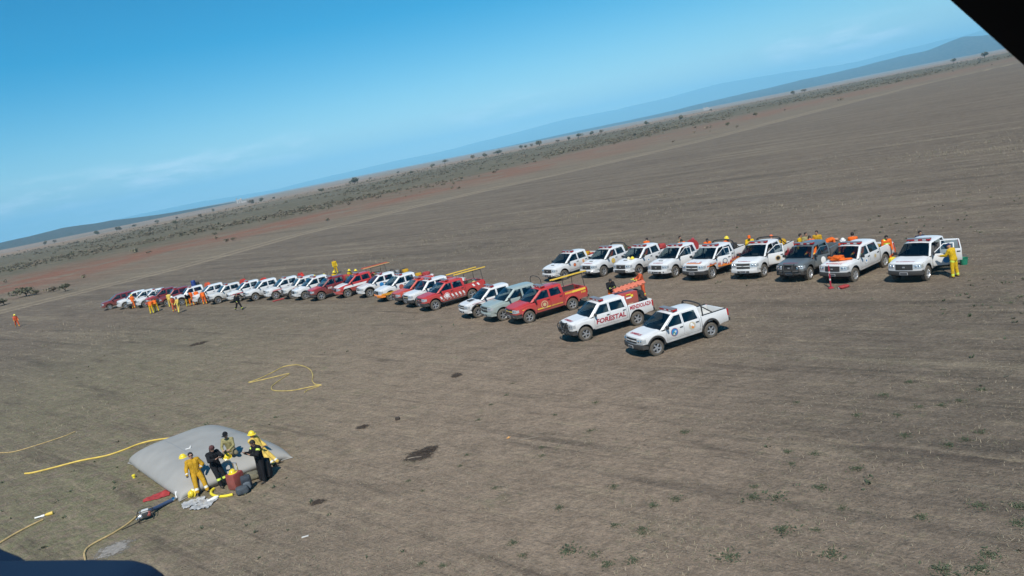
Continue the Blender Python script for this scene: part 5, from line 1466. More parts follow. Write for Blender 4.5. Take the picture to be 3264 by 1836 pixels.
f5 = gnd(880, 1484); person((f5.x, f5.y, 0), lookdir(f5) + 48, 'person in pale yellow suit and yellow helmet lying back on the tank edge', 'pale_yellow', gear='helmet', band=SILVERBAND, bands=((2, .70, .88),),
       tilt=-40, lean=14, hipL=4, hipR=12, kneeL=4, kneeR=12, splay=5, shL=-12, shR=-6, abL=16, abR=14, elL=40, elR=44, inL=20, inR=25, head=30, bulk=1.25, **NB)
b4 = gnd(852, 1524); lumpy('rucksack', (b4.x, b4.y, 0), (.46, .40, .72), mat('black_pack', (.014, .014, .016), .9, bump=.4), 'bulky black rucksack standing at the heels of the person with the phone', 'backpack', 0, 12)
p3 = tank_at((742, 1452))
person((p3.x, p3.y, p3.z - .06), lookdir(p3) - 22, 'person in camouflage yellow shirt and dark cap sitting cross-legged on the tank', 'camo', 'khaki', gear='cap_k', shades=True,
       lean=14, hipL=82, hipR=84, kneeL=155, kneeR=150, splay=40, cross=34, shL=30, shR=30, abL=12, abR=12, elL=45, elR=45, inL=30, inR=30, head=-4, **NB)
# ================================================================== people by the trucks
ORB = ((7, .78, .98), (2, .66, .82))
GRP = 'firefighters in orange and yellow by the trucks'
def pp(*a, **k):
    k.setdefault('bands', ORB); k.setdefault('bulk', 1.2); k.setdefault('band', HIVIS); k.setdefault('group', GRP)
    return person(*a, **k)
# by the near trucks
p = headat(1941, 890, 1.68); pp(p, lookdir(p) + 15, 'person in black jacket and orange trousers looking down behind the FORESTAL pickup', 'black', 'orange', head=32, lean=8, shL=30, shR=30, elL=60, elR=60, inL=35, inR=35)
p = headat(2041, 861, 1.72); pp(p, lookdir(p) - 70, 'person in orange overalls with yellow gloves standing behind the orange spine board', 'red_orange', hands=HIVIS, lean=8, head=20, shL=35, shR=35, elL=55, elR=55)
# second row, people behind the trucks
R2 = [((2055.4, 761.3), 1.72, 150, 'orange', None, 'hair', 'person in orange seen from behind at the pickup with helmets on its hood', dict(lean=18, head=14)),
      ((2164, 754.8), 1.80, 40, 'khaki', 'orange', 'hair', 'tall dark-haired person behind the pickup with the driver door ajar', dict()),
      ((2171, 762.4), 1.68, 0, 'orange', None, 'hair', 'person in orange stooping beside a tall dark-haired person', dict(lean=16, head=20)),
      ((2206.5, 761.3), 1.74, 20, 'orange', None, 'cap_r', 'person in orange with a red and white cap behind the white pickup', dict()),
      ((2251, 759), 1.74, 10, 'orange', None, 'hair', 'person in orange behind the pickup with flames on its hood', dict(lean=14, head=16)),
      ((2306, 754), 1.78, 60, 'orange', None, 'helmet', 'person in orange with yellow helmet behind a roof light bar', dict(lean=14)),
      ((2387, 752), 1.84, 0, 'yellow', 'orange', 'cap_o', 'person in yellow jacket with orange cap and trousers standing between two pickups', dict(shL=40, shR=40, elL=80, elR=80, inL=35, inR=35, head=14)),
      ((2455, 754), 1.70, 170, 'orange', None, 'helmet_o', 'person in orange hat bending behind the chrome-grille pickup', dict(lean=24)),
      ((2541.8, 747.8), 1.78, 70, 'yellow', None, 'hair', 'person in yellow at the bed beside the slate grey pickup', dict(lean=10)),
      ((2565, 743.5), 1.80, 30, 'camo', None, 'hair', 'person in camouflage shirt standing behind the slate grey pickup', dict()),
      ((2585, 754), 1.62, 200, 'orange', None, 'hair', 'person in orange crouched low behind the slate grey pickup', dict(lean=34, hipL=22, hipR=18, kneeL=30, kneeR=26)),
      ((2603.7, 737), 1.86, -20, 'ochre', None, 'hair', 'tall person in ochre jacket behind the slate grey pickup', dict()),
      ((2632.5, 741), 1.62, 100, 'orange', None, None, 'person in orange bent right over with a broad round back', dict(lean=50, bend=30, head=30, hipL=8, hipR=4)),
      ((2686, 764), 1.64, 0, 'red_orange', None, 'helmet_w', 'person with white helmet behind the roof light bar of the pickup with an orange jacket', dict(lean=16)),
      ((2715.9, 744.5), 1.78, 175, 'orange', None, 'hair', 'broad-shouldered person in orange seen from behind at the pickup with the orange jacket', dict()),
      ((2821.5, 747.8), 1.76, 10, 'orange', None, 'hair', 'person in orange with a yellow chest band behind a white pickup tailgate', dict(lean=12, head=14, bands=((0, .55, .9),))),
      ((2927, 738), 1.76, 30, 'navy', None, 'hair', 'person in dark navy behind the pickup with doors swung wide', dict(lean=8))]
for (uv, h, df, jk, tr_, gear, lab, kw) in R2:
    p = headat(uv[0], uv[1], h); pp(p, lookdir(p) + df, lab, jk, tr_, gear=gear, k=h / 1.72 if h > 1.7 and kw.get('lean', 0) < 12 else 1.0, **kw)
p = FLOOR(3046, 884); pp(p, 118, 'person in bright yellow suit and blue cap standing at an open truck door', 'yellow', gear='cap_b', lean=12, head=12, shL=30, shR=28, elL=55, elR=50, bands=((2, .75, .98), (1, .0, .25)), bulk=1.25, voxel=.018)
p = gnd(3066, 838); pp((p.x, p.y + 2.2, 0), 200, 'person in dark red bending behind the open truck doors', 'darkred', 'black', lean=48, bend=20, hipL=10)
# people seated in the cabs
for key, lab, jk in (('o34', 'person in orange sitting at the wheel of the pickup with a jacket on its hood', 'orange'), ('g33', 'person in orange sitting at the wheel of the slate grey pickup', 'orange'), ('h29', 'person in orange sitting at the wheel of the pickup with helmets on its hood', 'orange'), ('h28', 'person in orange sitting at the wheel of the pickup with gold emblem', 'orange')):
    T, S = FLEET[key]; J0 = skeleton(lean=-12, hipL=78, hipR=78, kneeL=70, kneeR=70)
    w_ = world(T, (S.d1 + .22, .38, 1.02)); z0 = 1.02 + T.location.z - J0['pel'].z
    pp((w_.x, w_.y, z0), math.degrees(T.rotation_euler[2]), lab, jk, gear='hair', lean=-12, hipL=78, hipR=78, kneeL=70, kneeR=70, shL=35, shR=35, elL=40, elR=40, head=10)
# the far row
p = FLOOR(57.4, 1042.4); pp(p, lookdir(p) + 10, 'lone person in orange with yellow helmet walking on open ground', 'red_orange', gear='helmet', hipL=16, hipR=-14, kneeL=6, kneeR=16)
p = FLOOR(428, 983); pp(p, lookdir(p) + 150, 'person in orange with yellow helmet standing by the pickup with greenish windscreen', 'orange', gear='helmet', lean=8)
p = FLOOR(486, 1000); pp(p, lookdir(p) + 165, 'person in orange jacket and yellow trousers bending away, the closer of a pair', 'orange', 'yellow', gear='helmet_w', lean=34, bend=12, head=15, hipL=-4)
p = FLOOR(502, 993.5); pp(p, lookdir(p) + 190, 'person in orange jacket and yellow trousers bending beside a look-alike colleague', 'orange', 'yellow', gear='hair', lean=38, bend=14, head=10)
p = FLOOR(546, 979); pp(p, lookdir(p) + 160, 'person all in yellow at the black bull bar of a dark red pickup', 'pale_yellow', gear='hair', lean=6)
p = FLOOR(558, 993.5); pp(p, lookdir(p) + 40, 'person in orange with white cap among colleagues in yellow', 'red_orange', gear='helmet_w', lean=6)
p = FLOOR(571, 998); pp(p, lookdir(p) - 60, 'person in pale yellow leaning back with straight legs', 'pale_yellow', gear='hair', tilt=-16, lean=20, hipL=4, hipR=-8)
p = FLOOR(602, 977); pp(p, lookdir(p) + 20, 'person in black top and yellow trousers stooping in front of a white pickup', 'black', 'ochre', gear='helmet_w', lean=30, bend=10, head=10)
p = FLOOR(614, 974.5); pp(p, lookdir(p) + 170, 'person in orange standing with legs apart beside a stooping person in black', 'orange', gear='hair', lean=12, splay=10)
p = FLOOR(632, 971); pp(p, lookdir(p) + 150, 'person in orange in the middle of three in front of a white pickup', 'orange', gear='hair', lean=16, splay=9)
p = FLOOR(655, 970.5); pp(p, lookdir(p) + 185, 'person in orange bending into a white pickup beside two in orange', 'orange', gear=None, lean=40, bend=10, head=20)
p = FLOOR(763, 989.5); pp(p, lookdir(p) + 30, 'person in black walking with long stride past the white pickups', 'black', gear='hair', hipL=24, hipR=-20, kneeL=6, kneeR=26, shL=-18, shR=22, lean=5)
p = headat(1062, 827, 1.75); pp(p, lookdir(p) + 10, 'person all in yellow standing on open ground behind the dark red pickup', 'yellow', gear='hair', lean=2)
for i, (uv, h, lab) in enumerate((((1003.8, 874.7), 1.84, 'yellow-helmeted person behind the clean white pickup'), ((1032, 870.8), 1.84, 'yellow-helmeted person behind the dark red pickup cab'), ((1061, 862), 1.84, 'yellow-helmeted person under the person standing all in yellow'),
                                  ((1107.7, 857.3), 1.84, 'yellow-helmeted person by the orange boards of the white-hooded red pickup'), ((1127, 858.2), 1.84, 'yellow-helmeted person in yellow next to orange ladder boards'))):
    p = headat(uv[0], uv[1], h); pp(p, lookdir(p) + 25 * i - 30, lab, 'yellow', gear='helmet', lean=10)
p = headat(737, 905, 1.7); pp(p, lookdir(p), 'person in yellow jacket between two white pickups with red reels', 'pale_yellow', 'orange', gear='hair', lean=14)

# ================================================================== gear on and about the trucks
BOARD = mat('orange_board', (.62, .17, .10), .5, var=.12)
def on_truck(key, p, name, label, cat, rz=0.0):
    T, S = FLEET[key]; w_ = world(T, p)
    return empty(name, w_, T.rotation_euler[2] + rz, label, cat)
# orange spine board on the FORESTAL truck
T0, S0 = FLEET['forestal']
B = on_truck('forestal', (-1.75, .10, 2.02), 'spine_board', 'long orange plastic spine board laid over the FORESTAL pickup bed', 'stretcher')
mb = MB(); Rb = rotv('X', -26) @ rotv('Y', 3)
def outline(t): return .20 + .035 * math.sin(math.pi * t) + (.0 if .06 < t < .94 else -.05)
mb.grid(lambda t, e: Rb @ Vector((lerp(-1.0, .92, t), e * outline(t), .03 * (1 - e * e))), lin(0, 1, 19), lin(-1, 1, 7))
mb.grid(lambda t, e: Rb @ Vector((lerp(-1.0, .92, t), e * outline(t), -.035)), lin(0, 1, 19), lin(-1, 1, 7), flip=True)
for e in (-1, 1): mb.grid(lambda t, k: Rb @ Vector((lerp(-1.0, .92, t), e * outline(t), k)), lin(0, 1, 19), (-.035, .0), flip=e > 0)
mb.build('board', BOARD, B, recalc=True)
for k in range(7):
    for e in (-1, 1):
        mb = MB(); xx = -.78 + k * .25; mb.box(Rb @ Vector((xx, e * .18, .016)), (.12, .035, .012), rot=Rb); mb.build('grip_slot', DARK, B)
for xx in (-.5, .5): mb = MB(); mb.box(Rb @ Vector((xx, 0, .012)), (.05, .44, .02), rot=Rb); mb.build('strap', BLACKP, B)
B = on_truck('forestal', (-1.60, .0, .79), 'pump_skid', 'red box-shaped pump skid standing in the FORESTAL pickup bed', 'pump')
mb = MB(); mb.box((.10, 0, .50), (.95, 1.16, .98), ch=.03); mb.build('tank_box', paint('skid_red', (.48, .045, .03)), B)
mb = MB(); mb.box((.2, .59, .72), (.34, .015, .08)); mb.build('label_plate', D_WHITE, B)
mb = MB(); mb.box((0, .60, .80), (.14, .02, .12)); mb.box((.2, .595, .9), (.3, .02, .04)); mb.build('valve', HOSE_BY, B)
mb = MB(); mb.box((.14, .595, .30), (.30, .05, .20), ch=.01); mb.build('carton', mat('cardboard', (.42, .30, .19), .8), B)
mb = MB(); mb.lathe([(.05, -.25), (.30, -.25), (.30, -.22), (.16, -.20), (.16, .20), (.30, .22), (.30, .25), (.05, .25)], n=20, axis='y', c=(-.68, 0, .62)); mb.build('hose_reel', BLACKP, B)
mb = MB()
for sy in (.5, -.5): mb.tube([(-.42, sy, 1.0), (-.95, sy, .40)], .03); mb.tube([(-.42, sy, 0), (-.42, sy, 1.0)], .03)
mb.tube([(-.95, -.5, .40), (-.95, .5, .40)], .03); mb.build('reel_frame', BLACKP, B)

def ladder(key, p, L, label, pitch=0.0, yaw=0.0, m=None, wid=.36, onedge=True):
    B = on_truck(key, p, 'ladder', label, 'ladder', R_(yaw))
    Rm = rotv('Y', pitch) @ (rotv('X', 78) if onedge else rotv('X', 8))
    for e in (-1, 1):
        mb = MB(); mb.box(Rm @ Vector((0, e * wid / 2, 0)), (L, .035, .08), rot=Rm, ch=.008); mb.build('rail', m or YEL_ALU, B)
    n = int(L / .3)
    for k in range(n):
        x = lerp(-L / 2 + .12, L / 2 - .12, k / (n - 1)); mb = MB(); mb.tube([Rm @ Vector((x, -wid / 2, 0)), Rm @ Vector((x, wid / 2, 0))], .018, n=6); mb.build('rung', m or YEL_ALU, B)
    return B
Tq, Sq = FLEET['redhilux']; ladder('redhilux', ((Sq.cb + Sq.Rr) / 2 + .15, .50, Sq.H + .30), 2.5, 'single yellow ladder on the red pickup with yellow hatching', onedge=False, wid=.30)
Tq, Sq = FLEET['redstripe']; ladder('redstripe', ((Sq.cb + Sq.Rr) / 2 + .1, .56, Sq.H + .30), 2.6, 'yellow ladder on the driver side rack of the red pickup with white blocks', onedge=False, wid=.28)
ladder('redstripe', ((Sq.cb + Sq.Rr) / 2 + .35, -.45, Sq.H + .30), 2.5, 'yellow ladder on the passenger side rack of the red pickup with white blocks', onedge=False, wid=.28)
Tq, Sq = FLEET['rw16']; ladder('rw16', ((Sq.cb + Sq.Rr) / 2, .40, Sq.H + .30), 2.6, 'tan and orange ladder on the rack of the white-hooded red pickup', m=mat('ladder_tan', (.52, .30, .12), .6), onedge=False)
ladder('rw16', ((Sq.cb + Sq.Rr) / 2, -.20, Sq.H + .30), 2.6, 'red ladder beside the tan ladder on the white-hooded red pickup', m=mat('ladder_red', (.45, .06, .04), .6), onedge=False, wid=.3)

def reel(key, p, r, label, m, yaw=0):
    B = on_truck(key, p, 'hose_reel', label, 'hose reel', R_(yaw))
    mb = MB(); mb.lathe([(.03, -.16), (r, -.16), (r, -.13), (r * .55, -.12), (r * .55, .12), (r, .13), (r, .16), (.03, .16)], n=22, axis='x', c=(0, 0, r + .12)); mb.build('drum', m, B, recalc=True)
    mb = MB()
    for x in (-.2, .2): mb.tube([(x, -.25, .01), (x, 0, r + .12), (x, .25, .01)], .022, n=6)
    mb.build('stand', BLACKP, B); return B
def load(key, label, seed, tall=.55, cols=None, z=.79, n=6):
    """a heap of packs, coils and boxes tied in one bed"""
    T, S = FLEET[key]; rg = random.Random(seed); B = on_truck(key, ((S.cb + S.Rr) / 2, 0, z), 'bed_load', label, 'gear')
    cols = cols or [CLOTH_DK, BLACKP, mat('gear_olive', (.10, .10, .06), .9), CLOTH_RED, mat('gear_grey', (.25, .25, .25), .8), CL['ochre']]
    for k in range(n):
        w_ = (rg.uniform(.3, .65), rg.uniform(.3, .6), rg.uniform(.25, tall)); x = rg.uniform(-.5, .5); y = rg.uniform(-.42, .42)
        o = lumpy('pack', (0, 0, 0), w_, rg.choice(cols), None, None, rg.uniform(0, 3), seed * 7 + k, None, .14)
        o.parent = B; o.location = (x, y, 0 if k < n // 2 else tall * .45)
    for k in range(2):
        mb = MB(); r = rg.uniform(.18, .26); mb.lathe([(r * .5 + .07 * math.cos(a), .07 + .06 * math.sin(a)) for a in lin(0, 2 * math.pi, 9)], n=18)
        o = mb.build('hose_coil', rg.choice([HOSE_Y, D_WHITE, HOSE_TAN, CLOTH_RED]), B, loc=(rg.uniform(-.4, .4), rg.uniform(-.4, .4), tall * .8))
    return B
RRED = mat('reel_red', (.55, .05, .035), .55)
reel('w9', (-1.75, -.2, .79), .48, 'round red hose reel in the bed of the white pickup with grey bumper', RRED, 20)
reel('w10', (-1.75, -.1, .79), .42, 'red hose reel in the bed of the white pickup with red streaks', RRED, 30)
reel('w12', (-1.7, -.1, .79), .50, 'big round red hose reel behind the pickup with pale red hood streak', RRED, 10)
reel('h30', (-1.6, .1, .79), .46, 'dark red hose reel in the bed of the pickup with driver door ajar', mat('reel_dark_red', (.34, .03, .03), .6), 35)
reel('w7', (-1.8, 0, .79), .44, 'orange hose reel between two white pickups', mat('reel_orange', (.66, .12, .05), .6), 25)
for key, lab, sd, tall in (('h27', 'small heap of dark packs in the bed of the white pickup with red emblems', 1, .40), ('h28', 'packs and a red bundle in the bed of the pickup with gold emblem', 2, .5), ('h29', 'packs and helmets heaped in the bed of the pickup with winch plate', 3, .48),
                           ('flame', 'black packs and yellow coils in the bed of the pickup with flames', 4, .5), ('s32', 'dark gear in the bed of the chrome-grille pickup', 5, .5), ('o34', 'black cover over gear in the bed of the pickup with the orange jacket', 6, .32),
                           ('redstripe', 'coils and black packs in the bed of the red pickup with white blocks', 7, .36), ('w18', 'black gear in the bed of the pickup with hazard stripes', 8, .5), ('r15', 'red and dark packs in the bed of the dark red pickup', 9, .55),
                           ('rw16', 'black and ochre gear under the ladders of the white-hooded red pickup', 10, .6), ('r6', 'tall dark load on the dark red pickup with bull bar', 11, .75), ('w17', 'red and ochre packs in the bed of the pickup with blue emblem', 12, .55), ('w13' if 'w13' in FLEET else 's13', 'striped packs in the bed of the dusty silver-white pickup', 13, .5),
                           ('w4', 'red packs in the bed of the white pickup with one door open', 14, .45), ('w11', 'dark packs in the bed of the pickup with deep black bumper', 15, .45)):
    load(key, lab, sd, tall)
# roof load and blue barrel on the dark red truck
T, S = FLEET['r6']; B = on_truck('r6', (-1.9, .2, 1.45), 'barrel', 'blue plastic barrel on top of the dark red pickup load', 'barrel')
mb = MB(); mb.lathe([(0, .75), (.22, .74), (.26, .68), (.27, .5), (.26, .48), (.27, .46), (.27, .26), (.26, .24), (.27, .22), (.26, .04), (.22, 0), (0, 0)], n=18); mb.build('drum', mat('barrel_blue', (.02, .05, .22), .5), B)
# orange jacket on the hood
T, S = FLEET['o34']; x0 = S.xc + .38; B = on_truck('o34', (x0, -.12, S.hz(x0, 0) + .02), 'jacket', 'orange jacket and helmet bundle thrown on a white truck hood', 'jacket')
o = lumpy('torso_cloth', (0, 0, 0), (.62, .55, .20), CL['orange'], None, None, 0, 21, None, .3); o.parent = B; o.location = (0, 0, 0)
for sy in (-1, 1):
    o = lumpy('sleeve', (0, 0, 0), (.16, .62, .10), CL['orange'], None, None, 0, 22 + sy, None, .25); o.parent = B; o.location = (-.1 + .1 * sy, sy * .48, -.01); o.rotation_euler = (0, 0, .5 * sy)
# helmets on the hood of h29
T, S = FLEET['h29']
for x, y, lab in ((S.xc + .22, .38, 'yellow helmet on a truck hood close to the windscreen'), (S.xc + .30, .08, 'pale helmet on a truck hood next to a yellow helmet')):
    w_ = world(T, (x, y, S.hz(x, y) + .03)); helmet(w_, lab, 0, 1.0, HELM_Y if y > .2 else mat('helmet_cream', (.62, .56, .36), .4))
# green bucket, red pole tool and red case on the ground
b = gnd(3073, 843); T = empty('bucket', (b.x, b.y, 0), 0, 'green plastic bucket on the ground by the open truck doors', 'bucket')
mb = MB(); mb.lathe([(0, .01), (.16, .01), (.21, .36), (.225, .37), (.20, .35), (.15, .03), (0, .03)], n=18); mb.build('pail', mat('bucket_green', (.02, .22, .13), .5), T)
mb = MB(); mb.tube([(.21 * math.cos(a), 0, .36 + .16 * math.sin(a)) for a in lin(0, math.pi, 9)], .008, n=5); mb.build('bail', CHROME, T)
b = gnd(2649, 919); T = empty('marker_pole', (b.x, b.y, 0), 0, 'upright red pole planted in soil before a white pickup', 'pole')
mb = MB(); mb.tube([(0, 0, 0), (.0, .0, .7), (.01, 0, 1.28)], [.045, .04, .03], n=8); mb.build('shaft', mat('pole_red', (.42, .03, .05), .5), T)
for z in (.45, .85):
    mb = MB(); mb.lathe([(.046, 0), (.046, .10)], n=10, c=(.0, 0, z)); mb.build('band', D_PALE, T)
mb = MB(); mb.box((0, 0, .03), (.26, .20, .06), ch=.02); mb.build('foot', mat('pole_red', (.42, .03, .05), .5), T)
b = gnd(2690, 918); lumpy('red_bag', (b.x, b.y, 0), (.55, .30, .14), CLOTH_RED, 'small red bag lying by the foot of the red pole', 'bag', .3, 31)
b = gnd(2676, 921); mb = MB(); mb.lathe([(0, .11), (.06, .1), (.07, .05), (.06, 0)], n=12); thing_mesh('canister', mb, D_PALE, (b.x, b.y, 0), 'little pale canister between red pole and red bag', 'canister')
b = gnd(888, 957); mb = MB(); mb.grid(lambda u, v: (u * 1.2, v * .7, .03 + .08 * abs(mnoise.noise(Vector((u * 5, v * 5, 2))))), lin(-.5, .5, 9), lin(-.5, .5, 7)); thing_mesh('red_tarp', mb, CLOTH_RED, (b.x, b.y, 0), 'flat red tarp on the ground at a white pickup front wheel', 'tarp', .4)
b = gnd(2843, 842); lumpy('yellow_bag', (b.x, b.y, 0), (.40, .34, .38), mat('bag_yellow', (.62, .52, .04), .7), 'small yellow bag on the ground behind the pickup with an orange jacket', 'bag', .4, 41)
b = gnd(2840, 815); lumpy('orange_pack', (b.x, b.y, 0), (.5, .4, .5), CL['red_orange'], 'orange pack on the ground behind a white pickup rear wheel', 'bag', .4, 42)
# ================================================================== plants
LEAF = [mat('leaf_' + n, c, .8, var=.35, vscale=.8, spec=.2) for n, c in (('olive', (.19, .175, .115)), ('dusty', (.21, .18, .13)), ('dark', (.145, .145, .095)), ('twig', (.22, .18, .13)))]
BARK = mat('bark', (.10, .075, .055), .9, var=.3)
def leaf_cloud(n, rx, rz, zc, size, seed, lobes=6):
    rg = np.random.default_rng(seed); V = []; F = []
    L = [(rg.normal(0, .42, 3) * np.array([rx, rx, rz * .8]), rg.uniform(.35, .62)) for _ in range(lobes)]
    for k in range(n):
        c, rr_ = L[rg.integers(lobes)]
        d = rg.normal(size=3); d /= np.linalg.norm(d); p = c + d * np.array([rx, rx, rz]) * rr_ * rg.uniform(.55, 1.0) ** .5
        p[2] = max(p[2], -zc * .9)
        a = rg.normal(size=3); a /= np.linalg.norm(a); b = np.cross(a, rg.normal(size=3)); b /= np.linalg.norm(b); s = size * rg.uniform(.6, 1.4)
        q = len(V); P = p + np.array([0, 0, zc])
        V += [tuple(P - a * s), tuple(P + b * s * .6), tuple(P + a * s), tuple(P - b * s * .6)]; F.append((q, q + 1, q + 2, q + 3))
    return V, F
SHR = []
for k in range(6):
    h = 1.0; V, F = leaf_cloud(420, .62, .42, .58, .075, 40 + k, 5 + k % 3)
    mb = MB(); mb.add(V, F); crown = mb.mesh('crown', [LEAF[k % 3]], smooth=False)
    rg = random.Random(k); mb = MB()
    mb.tube([(0, 0, -.03), (.02, .01, .15), (.0, .02, .38)], [.035, .028, .015], n=6)
    for q in range(4):
        a = q * 1.6 + rg.random(); mb.tube([(0, 0, .12 + .05 * q), (.18 * math.cos(a), .18 * math.sin(a), .35 + .05 * q), (.34 * math.cos(a), .34 * math.sin(a), .55 + .06 * q)], [.018, .012, .005], n=5)
    SHR.append((crown, mb.mesh('trunk', [BARK])))
def shrub(loc, h, wide, k, name, label, cat, group, rz, m=None):
    T = empty(name, loc, rz, label, cat, group); T.scale = (h * wide, h * wide, h)
    o = bpy.data.objects.new('crown', SHR[k % 6][0]); link(o, T)
    if m: setmat(o, 0, m)
    link(bpy.data.objects.new('trunk', SHR[k % 6][1]), T)
    return T
SP = [(1721, 467, 24), (1779, 456, 13), (1845, 444, 18), (1884, 434, 16), (1917, 427, 14), (2062, 400, 16), (2169, 388, 22), (1589, 493, 18), (1663, 477, 15), (1676, 473, 12), (1694, 469, 12), (1814, 448, 14), (1546, 502, 14), (1575, 477, 10), (2268, 357, 9), (2101, 413, 14), (2024, 436, 14),
      (1131, 590, 24), (1120, 568, 11), (1178, 555, 9), (1265, 535, 8), (677, 655, 11), (803, 649, 16), (834, 643, 16), (875, 634, 11), (1027, 616, 17), (1418, 524, 16), (1376, 534, 13), (1508, 509, 18), (1546, 500, 14), (1589, 492, 14), (743, 768, 15), (968, 670, 12),
      (140, 771, 14), (171, 764, 12), (307, 737, 16), (373, 733, 16), (377, 715, 9), (429, 718, 11), (502, 704, 11), (558, 676, 9), (806, 645, 9), (2531, 304, 15), (2564, 294, 12), (3037, 178, 14), (3139, 184, 17), (2662, 297, 12), (2320, 400, 12), (2410, 370, 14), (1960, 460, 13), (1310, 560, 13), (1230, 585, 13), (640, 695, 13), (560, 715, 12), (480, 735, 12)]
for i, (u, v, hp) in enumerate(SP):
    d = pray(u, v); az = math.atan2(d.x, d.y)
    g = gnd(u, v) if d.z < -.0045 else None
    r = math.hypot(g.x, g.y) if g is not None else 1500.0
    r = min(r, 1500.0); x, y = r * math.sin(az), r * math.cos(az); z = float(terrain(np.array([x]), np.array([y]))[0])
    h = max(1.2, hp * r / FPX * .95)
    shrub((x, y, z - .05), h, random.uniform(.8, 1.25), i, 'scrub_tree', 'small dusty thorn tree standing alone on the dry plain past the track', 'tree', 'thorn trees dotted over the plain', i * 1.3, LEAF[2] if hp > 15 and i % 2 else None)
NB_ = [(84, 945, 46, 'broad dark green bush past the track by the low dead grass'), (209, 928, 30, 'round dark green bush beside paler scrub past the track'), (14, 972, 34, 'dark bush growing at the near edge of the track'), (118, 940, 22, 'low olive bush leaning on a broad dark green bush'), (171, 930, 24, 'grey-brown bush between two dark green bushes')]
for i, (u, v, hp, lab) in enumerate(NB_):
    g = gnd(u, v); h = hp * g.length / FPX * .7
    shrub((g.x, g.y, 0), h, 1.5 if i != 4 else 1.2, i + 1, 'bush', lab, 'bush', 'bushes past the track', i, [LEAF[2], LEAF[2], LEAF[0], LEAF[0], LEAF[3]][i])

# the scrub belt: too many and too small to tell apart
def scrub_belt():
    rg = np.random.default_rng(5); n = 60000
    az = np.radians(rg.uniform(-48, 48, n)); r = np.exp(rg.uniform(math.log(150), math.log(2200), n))
    X, Y = r * np.sin(az), r * np.cos(az); s = sdist(np.stack([X, Y], 1)); n1 = fbm(X / 60, Y / 60, 4) - .47
    dens = smooth(105, 170, s + n1 * 110) * (1 - smooth(480, 900, s + n1 * 500)) * smooth(.36, .60, fbm(X / 70 + 3, Y / 70, 4)) + .006 * smooth(12, 40, s)
    keep = rg.random(n) < dens; X, Y, r = X[keep], Y[keep], r[keep]
    X, Y, r = X[:7000], Y[:7000], r[:7000]
    Z = terrain(X, Y); h = rg.uniform(.5, 1.6, len(X)) * (1 + .5 * (rg.random(len(X)) > .9))
    protos = []
    for k in range(5):
        V, F = leaf_cloud(34, .62, .42, .45, .20, 90 + k, 4); protos.append((np.array(V), np.array(F)))
    Vs, Fs, Ms, off = [], [], [], 0
    for i in range(len(X)):
        V, F = protos[i % 5]; a = rg.uniform(0, 6.28); c, s_ = math.cos(a), math.sin(a)
        P = V @ np.array([[c, s_, 0], [-s_, c, 0], [0, 0, 1]]) * np.array([h[i] * 1.2, h[i] * 1.2, h[i]]) + np.array([X[i], Y[i], Z[i] - .05])
        Vs.append(P); Fs.append(F + off); off += len(P); Ms += [int(rg.choice([0, 1, 3, 1]))] * len(F)
    return np.concatenate(Vs), np.concatenate(Fs), Ms
V, F, Ms = scrub_belt()
def quads(name, V, F, mats, Ms=None, label=None, cat=None):
    me = bpy.data.meshes.new(name); V = np.asarray(V, np.float32); F = np.asarray(F, np.int32)
    me.vertices.add(len(V)); me.vertices.foreach_set('co', V.ravel()); me.loops.add(F.size); me.loops.foreach_set('vertex_index', F.ravel())
    me.polygons.add(len(F)); me.polygons.foreach_set('loop_start', np.arange(0, F.size, F.shape[1])); me.polygons.foreach_set('loop_total', np.full(len(F), F.shape[1]))
    for m in mats: me.materials.append(m)
    if Ms is not None: me.polygons.foreach_set('material_index', np.asarray(Ms, np.int32))
    me.update(); o = bpy.data.objects.new(name, me); link(o); o['kind'] = 'stuff'; return tag(o, label, cat)
quads('scrub_belt', V, F, LEAF, Ms, 'belt of low dusty scrub beyond the red soil strip', 'scrub')

# litter, stubble and green shoots over the near field
STRAW = mat('straw', (.36, .30, .21), .9); STUB = mat('stubble_dark', (.085, .075, .06), .95); GREENL = mat('weed_green', (.070, .088, .046), .8, var=.3, vscale=2); GRASSD = mat('dry_grass', (.27, .23, .15), .9)
def field_points(n, rmin, rmax, seed, power=1.0, azm=50):
    rg = np.random.default_rng(seed); az = np.radians(rg.uniform(-azm, azm, n)); r = np.exp(rg.uniform(math.log(rmin), math.log(rmax), n))
    return r * np.sin(az), r * np.cos(az), r, rg
def litter(name, n, seed, ln, wd, lift, mats, label, cat, mask=None, rmax=140, pitch=.25):
    X, Y, r, rg = field_points(n, 12.5, rmax, seed)
    if mask is not None:
        k = rg.random(n) < mask(X, Y); X, Y, r = X[k], Y[k], r[k]
    k = sdist(np.stack([X, Y], 1)) < -2; X, Y, r = X[k], Y[k], r[k]; m = len(X)
    a = rg.uniform(0, 2 * np.pi, m); sc_ = np.maximum(.85, r / 42)
    L = rg.uniform(*ln, m) * sc_; W_ = rg.uniform(*wd, m) * sc_; el = np.abs(rg.normal(0, pitch, m))
    dx, dy, dz = np.cos(a) * np.cos(el), np.sin(a) * np.cos(el), np.sin(el); nx, ny = -np.sin(a), np.cos(a)
    P0 = np.stack([X - nx * W_ / 2, Y - ny * W_ / 2, np.full(m, lift)], 1); P1 = np.stack([X + nx * W_ / 2, Y + ny * W_ / 2, np.full(m, lift)], 1)
    P2 = np.stack([X + dx * L + nx * W_ * .3, Y + dy * L + ny * W_ * .3, lift + dz * L], 1); P3 = np.stack([X + dx * L - nx * W_ * .3, Y + dy * L - ny * W_ * .3, lift + dz * L], 1)
    V = np.stack([P0, P1, P2, P3], 1).reshape(-1, 3); F = np.arange(4 * m).reshape(-1, 4)
    quads(name, V, F, mats, rg.integers(0, len(mats), m), label, cat)
